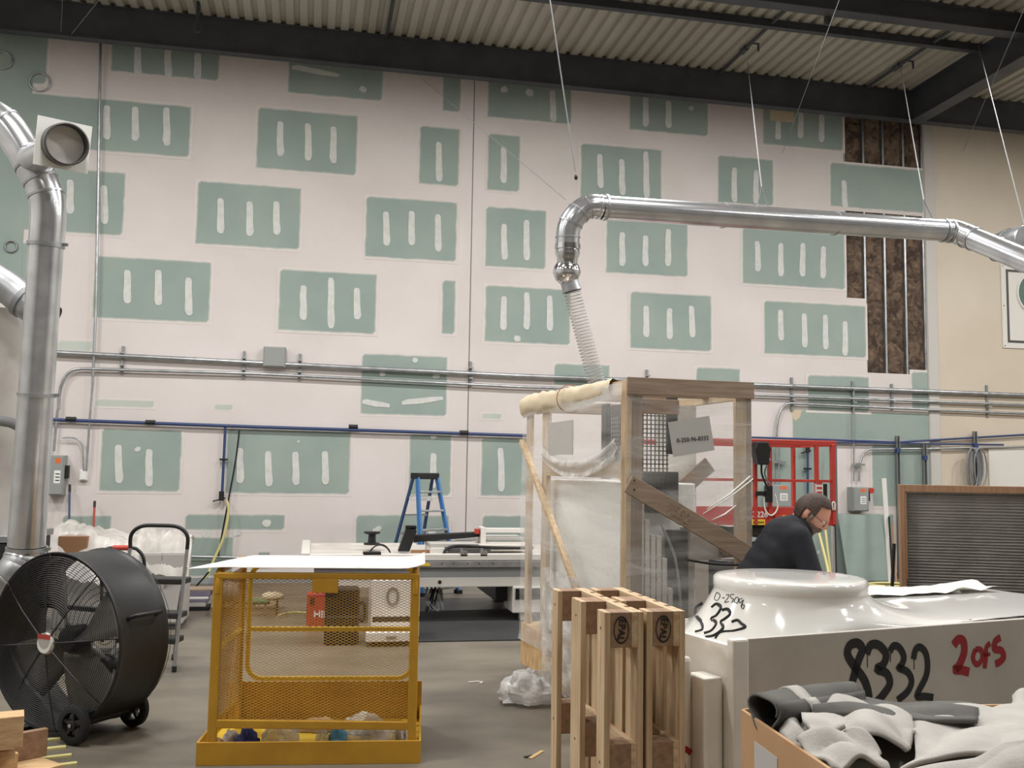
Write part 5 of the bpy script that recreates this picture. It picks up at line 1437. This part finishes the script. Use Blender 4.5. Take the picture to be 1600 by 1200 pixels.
# ---------------------------------------------------------------- lumber offcuts on the left
LZ = 5.2
def plank(p0, p1, h, w_, mt_, label, dz=0.0, rot=0.0):
    """board from p0 to p1 (world, centre of its lower edge)"""
    a_, b_ = Vector(p0), Vector(p1); d = (b_-a_).normalized(); s_ = d.cross(ZA).normalized(); n = s_.cross(d)
    return one(MB().obox((a_+b_)/2 + n*h/2, d, s_, n, (b_-a_).length/2, w_/2, h/2), 'lumber_offcut', mt_, label, 'wood', 'lumber offcuts piled beside the fan', bevel=.003)
f0 = G(70, 1192); f1 = G(-120, 1215)
k0 = G(60, 1196)
def pl(x0, y0, x1, y1, z, h, w_, mt_, lb): plank(G(x0, y0, z), G(x1, y1, z), h, w_, mt_, lb)
pl(62, 1190, -140, 1240, .0, .03, .5, 'lumber_x', 'flat bottom board of the offcut pile')
pl(24, 1196, -140, 1226, .031, .08, .09, 'lumber_x', 'short square offcut lowest in front of the pile')
pl(20, 1182, -140, 1210, .112, .05, .1, 'lumber_x', 'flat offcut resting on the short square one')
pl(71, 1180, -60, 1206, .031, .16, .045, 'block_x', 'tall brown board standing on edge in the pile')
pl(35, 1162, -140, 1180, .20, .17, .16, 'lumber_x', 'thick pale beam on top of the offcut pile')
for k in range(4):
    q = G(70+8*k, 1158+13*k)
    one(MB().obox(q + ZA*.006, V(.96,.28,0), V(-.28,.96,0), ZA, .09, .02, .006), 'thin_lath', 'yellow_hose', ['thin yellow lath on the floor farthest under the fan','thin yellow lath on the floor beside the tall brown board','thin yellow lath on the floor under the flat bottom board','short yellow lath end sticking out in front of the offcuts'][k], 'lath', 'yellow laths under the offcuts')
# ---------------------------------------------------------------- person bending over the moulding
PZ = 6.0
hp = P(1172, 938, PZ)
t = T('person', 'person in a navy shirt with glasses and beard bending over behind the moulding', 'person', (hp.x, hp.y, 0), -PSI)
def blobs(mb, chain, n=5):
    """chain of (x, y, z, r[, ry scale]) overlapping balls that taper smoothly"""
    for (a_, b_) in zip(chain, chain[1:]):
        L_ = (Vector(a_[:3])-Vector(b_[:3])).length
        m = max(2, int(L_/(min(a_[3], b_[3])*.45)))
        for i in range(m+1):
            f = i/m; c = Vector(a_[:3]).lerp(Vector(b_[:3]), f); r = lerp(a_[3], b_[3], f)
            s_ = lerp(a_[4] if len(a_) > 4 else 1, b_[4] if len(b_) > 4 else 1, f)
            mb.ell(c, r, r*s_, r, 12, 8)
    return mb
HZ = 1.03
pel = (0, 0, HZ, .135, 1.15); sp = (.11, -.01, HZ+.17, .13, 1.25); ch = (.22, -.02, HZ+.33, .135, 1.35); nb = (.30, -.03, HZ+.43, .085, 1.3)
HC = Vector((.372, -.06, HZ+.505))      # head centre
def arm(s_):
    if s_ < 0: return [(.25,-.19,HZ+.36,.062), (.33,-.25,HZ+.09,.046), (.50,-.2,HZ-.07,.034)], Vector((.58,-.17,HZ-.12)), Vector((.85,.15,-.5))
    return [(.29,.15,HZ+.36,.062), (.42,.2,HZ+.1,.046), (.58,.12,HZ-.06,.034)], Vector((.66,.09,HZ-.11)), Vector((.85,-.15,-.5))
def legc(s_): return [(0, s_*.1, HZ-.05, .1), (.03, s_*.11, .54, .068), (-.04, s_*.11, .12, .045)]
def headpt(p):
    """unit direction (x to the face, y to the left ear, z up) to a head surface point"""
    x, y, z = p
    rx, ry, rz_ = .1, .078, .122
    if z < 0:
        k = min(1, -z); ry *= 1 - .22*k*k; rx *= 1 - (.10*k if x > 0 else .34*k)
    r = 1.0
    q = Vector((x*rx, y*ry, z*rz_))
    if x > 0:
        q.x += .007*math.exp(-((z-.22)/.12)**2)*math.exp(-(y/.5)**2)            # brow
        q.x += .030*math.exp(-((z+.12)/.14)**2)*math.exp(-(y/.13)**2)           # nose
        q.x += .012*math.exp(-((z-.02)/.14)**2)*math.exp(-(y/.11)**2)           # nose bridge
        for s_ in (-1, 1): q.x -= .010*math.exp(-((z-.06)/.09)**2)*math.exp(-((y-s_*.34)/.16)**2)   # eye sockets
        q.x += .007*math.exp(-((z+.46)/.05)**2)*math.exp(-(y/.26)**2)           # lips
        q.x -= .006*math.exp(-((z+.52)/.03)**2)*math.exp(-(y/.26)**2)
        q.x += .016*math.exp(-((z+.80)/.18)**2)*math.exp(-(y/.4)**2)            # chin
    return q
pit, yaw = math.radians(40), math.radians(28)
hf = Vector((math.cos(yaw)*math.cos(pit), -math.sin(yaw)*math.cos(pit), -math.sin(pit)))
hl = Vector((math.sin(yaw), math.cos(yaw), 0)); hu = hf.cross(hl)
HS = 1.06
HM = Matrix(((hf.x*HS, hl.x*HS, hu.x*HS, HC.x), (hf.y*HS, hl.y*HS, hu.y*HS, HC.y), (hf.z*HS, hl.z*HS, hu.z*HS, HC.z), (0,0,0,1)))
bm_ = MB()
hm_ = MB().ell((0,0,0), 1, 1, 1, 48, 40, headpt); hm_.xf(HM); bm_.add(hm_.v, hm_.f)
for s_ in (-1, 1):
    e_ = MB().ell((-.008, s_*.078, -.005), .02, .009, .031, 14, 10); e_.xf(HM); bm_.add(e_.v, e_.f)
blobs(bm_, [(.27,-.03,HZ+.40,.06), tuple(HM @ Vector((-.03,0,-.06))) + (.056,)])
blobs(bm_, [pel[:3]+(.115,1.15), sp[:3]+(.11,1.2), ch[:3]+(.115,1.3), nb[:3]+(.07,1.2)])
for s_ in (-1, 1):
    ac, hand, hd_ = arm(s_)
    blobs(bm_, [(ch[0],ch[1],ch[2]+.03,.07)] + [(a[0],a[1],a[2],a[3]-.006) for a in ac])
    w_ = Vector(ac[-1][:3]); d = (hand-w_).normalized(); sd = d.cross(ZA).normalized(); un = sd.cross(d)
    pm = w_ + d*.055
    bm_.obox(pm, d, sd, un, .045, .04, .013)
    for k, (o_, L_) in enumerate(((-.03,.062),(-.01,.074),(.01,.07),(.029,.055))):
        b0_ = pm + d*.04 + sd*o_; b1_ = b0_ + d*L_*.5 - un*.006; b2_ = b1_ + d*L_*.4 - un*.026
        blobs(bm_, [tuple(b0_)+(.0105,), tuple(b1_)+(.0098,), tuple(b2_)+(.0085,)])
    th0 = pm - d*.02 + sd*(.036*-s_)
    blobs(bm_, [tuple(th0)+(.014,), tuple(th0 + d*.03 + sd*(.025*-s_) - un*.012)+(.0115,), tuple(th0 + d*.06 + sd*(.025*-s_) - un*.03)+(.0095,)])
    blobs(bm_, [a[:3]+(a[3]-.008,) for a in legc(s_)])
bo = bm_.build('body', 'skin', t, smooth=180)
md = bo.modifiers.new('union', 'REMESH'); md.mode = 'VOXEL'; md.voxel_size = .0055; md.use_smooth_shade = True
md = bo.modifiers.new('soften', 'SMOOTH'); md.iterations = 3; md.factor = .5
# clothes
sh_ = MB(); blobs(sh_, [(-.03,0,HZ-.04,.15,1.2), pel[:3]+(.155,1.2), sp[:3]+(.152,1.28), ch[:3]+(.155,1.36), (.285,-.03,HZ+.40,.10,1.35)])
for s_ in (-1, 1):
    ac, _, _ = arm(s_)
    e2 = Vector(ac[1][:3]).lerp(Vector(ac[2][:3]), .02)
    blobs(sh_, [(ch[0]+.03, ch[1], ch[2]+.06, .1), ac[0][:3]+(.082,), tuple(Vector(ac[0][:3]).lerp(Vector(ac[1][:3]), .75))+(.07,), tuple(e2)+(.062,)])
so = sh_.build('shirt', 'navy', t, smooth=180)
md = so.modifiers.new('union', 'REMESH'); md.mode = 'VOXEL'; md.voxel_size = .012; md.use_smooth_shade = True
md = so.modifiers.new('soften', 'SMOOTH'); md.iterations = 6; md.factor = .5
co_ = [tuple(Vector((.315,-.035,HZ+.425)) + Vector((.02*math.cos(a)*1.2 - .01, .085*math.sin(a), .055*math.cos(a)+.012))) for a in [2*math.pi*i/24 for i in range(24)]]
MB().tube([Vector(c) for c in co_], .018, 8, closed=True).build('collar', 'navy', so, smooth=180)
MB().obox(V(.345,-.215,HZ+.27), V(.8,-.3,.5).normalized(), V(.3,.95,.1).normalized(), V(-.5,0,.85).normalized(), .026, .003, .007).build('chest_print', 'label_white', so)
pa_ = MB()
for s_ in (-1, 1): blobs(pa_, [(0,s_*.07,HZ-.0,.125), (0,s_*.1,HZ-.12,.115), (.03,s_*.11,.54,.085), (-.03,s_*.11,.1,.07)])
po = pa_.build('trousers', 'jeans', t, smooth=180)
md = po.modifiers.new('union', 'REMESH'); md.mode = 'VOXEL'; md.voxel_size = .015; md.use_smooth_shade = True
for s_ in (-1, 1):
    def shoe(p): return Vector((p.x + .25*max(0, p.x), p.y, p.z if p.z > -.55 else -.55))
    m = MB().ell(V(.04, s_*.11, .047), .125, .05, .085, 18, 12, shoe); m.build('shoe', 'black', t, smooth=180)
def shell(name, mt_, test, k, n=56, m=44, sol=.006, jit=0.0):
    vs = []; fs = []
    for j in range(m+1):
        a = math.pi*j/m
        for i in range(n):
            g_ = 2*math.pi*i/n
            p = Vector((math.sin(a)*math.cos(g_), math.sin(a)*math.sin(g_), math.cos(a)))
            q = headpt(p); nn = q.normalized()
            vs.append((p, HM @ (q + nn*(k + jit*noise.noise(p*9)))))
    mb = MB(); mb.v = [v for _, v in vs]
    for j in range(m):
        for i in range(n):
            l = (i+1) % n; ids = (j*n+i, (j+1)*n+i, (j+1)*n+l, j*n+l)
            c = sum((vs[q][0] for q in ids), Vector())/4
            if test(c): mb.f.append(ids)
    used = sorted({i for f in mb.f for i in f}); mp = {o: k_ for k_, o in enumerate(used)}
    mb.v = [mb.v[o] for o in used]; mb.f = [tuple(mp[i] for i in f) for f in mb.f]
    return mb.build(name, mt_, t, smooth=180, solid=sol)
def hairtest(p):
    if p.x > 0: return p.z > .46 + .45*p.x + .25*max(0, abs(p.y)-.55)*p.x or (abs(p.y) > .8 and p.z > -.05 and p.x < .3)
    if p.x > -.3: return p.z > (.12 if abs(p.y) > .6 else .3)
    return p.z > -.5
shell('hair', 'hair', hairtest, .005, jit=.002, sol=.008)
def beardtest(p):
    if p.x < .12: return False
    if -.66 < p.z < -.42 and abs(p.y) < .2 and p.x > .5 and -.56 < p.z < -.46: return False
    return p.z < -.3 or (p.z < .05 and .34 > p.x > .12)
shell('beard', 'beard', beardtest, .008, jit=.005, sol=.01)
for s_ in (-1, 1):
    c = Vector((.101, s_*.034, .006))
    ring_ = [HM @ (c + Vector((-.006*abs(math.cos(a))*s_*math.cos(a)*s_, .026*math.cos(a), .018*math.sin(a)))) for a in [2*math.pi*i/20 for i in range(20)]]
    MB().tube(ring_, .0018, 5, closed=True).build('glasses_rim', 'black', t, smooth=180)
    MB().tube([HM @ Vector((.097, s_*.06, .01)), HM @ Vector((.05, s_*.083, .014)), HM @ Vector((-.008, s_*.083, .01))], .0018, 5).build('glasses_temple', 'black', t)
MB().tube([HM @ Vector((.102, -.009, .01)), HM @ Vector((.106, 0, .013)), HM @ Vector((.102, .009, .01))], .0018, 5).build('glasses_bridge', 'black', t)
for s_ in (-1, 1):
    MB().ell(HM @ Vector((.083, s_*.031, .008)), .011, .011, .011, 12, 8).build('eye', 'label_white', t, smooth=180)

# ---------------------------------------------------------------- red scissor lift
SZ = 10.6
s0, s1 = P(1304, 820, SZ), P(1304, 690, SZ)
zd, ztp = s0.z, s1.z
t = T('scissor_lift', 'red scissor lift platform with guard rails and black control box', 'lift', (s0.x, s0.y, 0), math.radians(-2))
SL, SD = 1.95, .78
def sx(px): return -(1304-px)*SZ/FPX*1.0
MB().box(-SL, 0, 0, SD, zd+.0, zd+.04).build('platform_deck', 'grey_paint', t)
tb = MB().box(-SL, 0, -.02, 0, zd-.01, zd+.19).build('toe_board', 'red', t, bevel=.005)
MB().box(-.02, 0, 0, SD, zd-.01, zd+.15).build('end_toe_board', 'red', t); MB().box(-SL, 0, SD, SD+.02, zd-.01, zd+.15).build('toe_board', 'red', t)
zmid = P(1304, 752, SZ).z
for y in (-.01, SD):
    MB().bar(V(-SL, y, ztp-.02), V(.02, y, ztp-.02), .05, .06).build('top_rail', 'red', t, bevel=.008)
    if y < 0: MB().bar(V(-SL, y, zmid), V(.0, y, zmid), .025, .03).build('mid_rail', 'red', t, bevel=.004)
    for px_ in ((1172, 1196, 1274, 1301) if y < 0 else (1290,)):
        MB().bar(V(sx(px_), y, zd), V(sx(px_), y, ztp-.03), .04, .05 if px_ != 1301 else .07, up=YA).build('rail_post', 'red', t, bevel=.005)
MB().bar(V(.0, -.01, ztp-.02), V(.0, SD, ztp-.02), .05, .06).build('end_top_rail', 'red', t)
MB().box(.0, .025, -.03, .03, zd-.02, ztp+.01).build('end_post_edge', 'strut', t)
cb_ = MB().prism([V(sx(1164),-.06,ztp-.02), V(sx(1182),-.06,ztp-.02), V(sx(1186),-.06,ztp-.1), V(sx(1183),-.06,ztp-.27), V(sx(1166),-.06,ztp-.27), V(sx(1160),-.06,ztp-.1)], (0,-.15,0)).build('control_box', 'black', t, bevel=.015)
MB().tube(smooth_path([V(sx(1177),-.1,ztp-.27), V(sx(1178),-.1,ztp-.38), V(sx(1190),-.08,ztp-.55), V(sx(1195),-.06,zd+.25)], 5), .012, 6).build('control_cable', 'black_rubber', cb_, smooth=180)
MB().tube(smooth_path([V(sx(1194),-.06,ztp-.2), V(sx(1184),-.07,ztp-.36), V(sx(1195),-.06,ztp-.5)], 5), .009, 6).build('signal_cable', 'cable_grey', t, smooth=180)
MB().tube(smooth_path([V(sx(1184),-.05,zd+.32), V(sx(1186),-.05,zd+.16), V(sx(1196),-.05,zd+.1), V(sx(1206),-.05,zd+.18), V(sx(1202),-.05,zd+.33)], 5), .009, 6).build('looped_cable', 'label_white', t, smooth=180)
MB().box(sx(1186), sx(1196), -.09, -.02, zd+.24, zd+.42).box(sx(1170), sx(1186), -.07, -.04, zd+.31, zd+.36).build('gate_latch', 'black', t, bevel=.006)
MB().lathe([(0,-.02),(.03,-.02),(.03,.03),(0,.03)], V(sx(1190),-.07,ztp-.1), YA, 10).build('horn', 'black', t, smooth=40)
MB().box(sx(1269), sx(1281), -.06, -.04, zd+.2, zmid-.03).build('notice_plate', 'paper', t)
for k in range(5): MB().box(sx(1270.5), sx(1279.5), -.0615, -.06, zd+.24+.05*k, zd+.265+.05*k).build('notice_line', 'red_dull', t)
MB().box(sx(1282), sx(1288), -.06, -.02, zd+.1, zmid-.03).build('notice_backing', 'black', t)
yl = MB().box(sx(1160), sx(1187), -.024, -.02, zd-.005, zd+.055).build('warning_label', 'yellow_light', tb)
for k in range(9): MB().box(sx(1168)+.014*k, sx(1168)+.014*k+.009, -.0256, -.024, zd+.012, zd+.032).build('small_print', 'ink', yl)
txt('3226', 'lettering', 'label_white', tb, (sx(1179.5), -.022, zd+.105), (1,0,0), (0,0,1), .062, bold=.02)
lt = MB().box(sx(1202), sx(1214), -.06, -.02, zd+.07, zd+.1).build('toe_light', 'red_dull', tb, bevel=.004)
MB().box(sx(1213), sx(1222), -.05, -.02, zd+.07, zd+.1).build('amber_reflector', 'yellow_light', tb)
MB().tube(smooth_path([V(sx(1298),-.05,zd+.16), V(sx(1297),-.05,zd+.24), V(sx(1301),-.05,zd+.24), V(sx(1301),-.05,zd+.16)], 4), .008, 6).build('lanyard_ring', 'label_white', t, smooth=180)
# scissor stack, chassis, wheels
zc0 = .62
for y in (.12, SD-.18):
    for k in range(3):
        z0_ = zc0 + (zd-zc0)*k/3; z1_ = zc0 + (zd-zc0)*(k+1)/3
        for a_, b_ in ((z0_, z1_), (z1_, z0_)):
            MB().bar(V(-SL+.2, y + .03*(a_ > b_), a_), V(-.2, y + .03*(a_ > b_), b_), .03, .07).build('scissor_arm', 'sign_frame', t)
MB().box(-SL+.05, -.05, .05, SD-.05, .2, zc0).build('chassis', 'mat_rubber', t, bevel=.02)
for x in (-SL+.3, -.3):
    for y in (0, SD): 
        w_ = MB().lathe([(.05,-.05),(.18,-.05),(.19,-.03),(.19,.03),(.18,.05),(.05,.05)], V(x, y, .19), YA, 24).build('wheel', 'black_rubber', t, smooth=45)
        MB().lathe([(0,-.052),(.06,-.055),(.06,.055),(0,.052)], V(x, y, .19), YA, 14).build('wheel_hub', 'paper_grey', w_, smooth=45)

# ---------------------------------------------------------------- framed pleated filter
fz0 = P(1406, 757, 6.75)
t = T('pleated_filter', 'large dark pleated air filter in a brown wooden frame', 'filter', (fz0.x, fz0.y, 0), math.radians(-21))
FH, FWd, fr_ = fz0.z, 1.35, .05
MB().box(0, .034, 0, .07, 0, FH).build('frame_side', 'frame_wood', t, bevel=.003)
MB().box(FWd-fr_, FWd, 0, .07, 0, FH).build('frame_side', 'frame_wood', t, bevel=.003)
MB().box(.034, FWd-fr_, 0, .07, FH-fr_, FH).build('frame_top', 'frame_wood', t, bevel=.003)
MB().box(.034, FWd-fr_, 0, .07, 0, fr_).build('frame_bottom', 'frame_wood', t, bevel=.003)
np_ = 78; pts = []
mp_ = MB(); zz0, zz1 = fr_, FH-fr_
nx = 16
for i in range(2*np_+1):
    z = lerp(zz0, zz1, i/(2*np_))
    for j in range(nx+1):
        x = lerp(.034, FWd-fr_, j/nx); w_ = .004*noise.noise((x*6, z*5, 1)) + .003*noise.noise((x*23, z*17, 4))
        mp_.v.append(V(x, .03 + (.008 if i % 2 else 0) + w_, z + .004*noise.noise((x*3, z*30, 6))))
for i in range(2*np_):
    for j in range(nx): mp_.f.append((i*(nx+1)+j, i*(nx+1)+j+1, (i+1)*(nx+1)+j+1, (i+1)*(nx+1)+j))
mp_.build('pleats', 'filter_pleat', t)
MB().box(.031, .041, -.008, 0, FH*.62, FH-.06).build('torn_edge_tape', 'brown_tape', t)
FI = MWD[t.name].inverted()
yq_ = FI @ P(1443, 951, 6.78)
yt = MB().box(yq_.x-.048, yq_.x+.048, .012, .016, yq_.z-.05, yq_.z+.035).build('yellow_tag', 'yellow_light', t)
MB().prism([V(yq_.x-.014,.0115,yq_.z-.03), V(yq_.x+.014,.0115,yq_.z-.03), V(yq_.x+.012,.0115,yq_.z-.005), V(yq_.x,.0115,yq_.z+.012), V(yq_.x-.012,.0115,yq_.z-.005)], (0,-.001,0)).build('tag_symbol', 'ink', yt)

# ---------------------------------------------------------------- things between the lift and the filter
AY = 14.75
a_, b_ = W(1309, 803, AY+.3), W(1393, 914, AY)
one(MB().prism([V(a_.x, AY, .01), V(b_.x, AY, .01), V(b_.x, AY+.3, a_.z), V(a_.x, AY+.3, a_.z)], (0,.012,0)), 'acrylic_sheet', 'glass_green', 'glossy greenish panel leaning on the wall under the switch box', 'panel')
one(MB().tube([W(1303,690,14.9), W(1304,780,14.8), W(1307,905,14.6), G(1307,912)], .014, 6), 'extension_cord', 'black', 'straight black cord hanging beside the red lift down to the floor', 'cord')
p0, p1 = W(1381, 748, 14.6), G(1392, 918)
one(MB().bar(p0, p1+ZA*.01, .075, .05), 'metal_channel', 'strip_grey', 'white metal channel leaning upright next to the filter', 'channel', bevel=.005)
p0, p1 = W(1389, 808, 14.3), G(1396, 930)
one(MB().bar(p0, p1+ZA*.01, .03, .03), 'thin_rod', 'black', 'thin dark rod leaning next to the white channel', 'rod')
one(MB().bar(p0+XA*.06-ZA*.1, p1+XA*.06+ZA*.01, .025, .025), 'thin_rod', 'brown_tape', 'thin brass-coloured rod leaning beside the dark rod', 'rod')
q = P(1398, 950, 7.6)
t = T('dustpan', 'black upright dustpan beside the filter frame', 'dustpan', (q.x, q.y, 0))
MB().prism([V(-.09,0,.0+q.z-.1), V(.08,0,q.z-.1), V(.06,0,q.z+.09), V(.0,0,q.z+.17), V(-.05,0,q.z+.13)], (0,.12,0)).build('pan', 'black', t, bevel=.01)
MB().tube([V(.02,.06,q.z+.15), V(.045,.06,q.z+.5)], .014, 8).build('handle', 'black', t, smooth=60)
MB().box(-.09,.08,0,.14,0,q.z-.1).build('bin', 'black', t, bevel=.01)
yc = G(1378, 931)
for k in range(5):
    rr = .34 - .03*k
    one(MB().tube([V(yc.x+.1*k*.3+rr*1.4*math.cos(a), yc.y+rr*math.sin(a), .018+.036*k) for a in [2*math.pi*i/32 for i in range(32)]], .018, 6, closed=True), 'hose_coil', 'yellow_hose', ['lowest loop','second loop','middle loop','fourth loop','top loop'][k] + ' of yellow hose coiled on the floor by the wall', 'hose', 'coiled yellow hose', smooth=180)
one(MB().tube(smooth_path([W(1275,815,13.5), W(1284,850,13.2), W(1291,878,12.9), W(1296,905,12.6), G(1298,935)], 5), .02, 8), 'yellow_hose', 'yellow_hose', 'yellow hose curving down behind the bending person', 'hose', smooth=180)
one(MB().tube(smooth_path([W(1287,800,13.6), W(1292,850,13.4), W(1297,890,13.3), G(1299,928)], 5), .02, 8), 'yellow_hose', 'yellow_hose', 'straighter yellow hose hanging beside the curved one', 'hose', smooth=180)
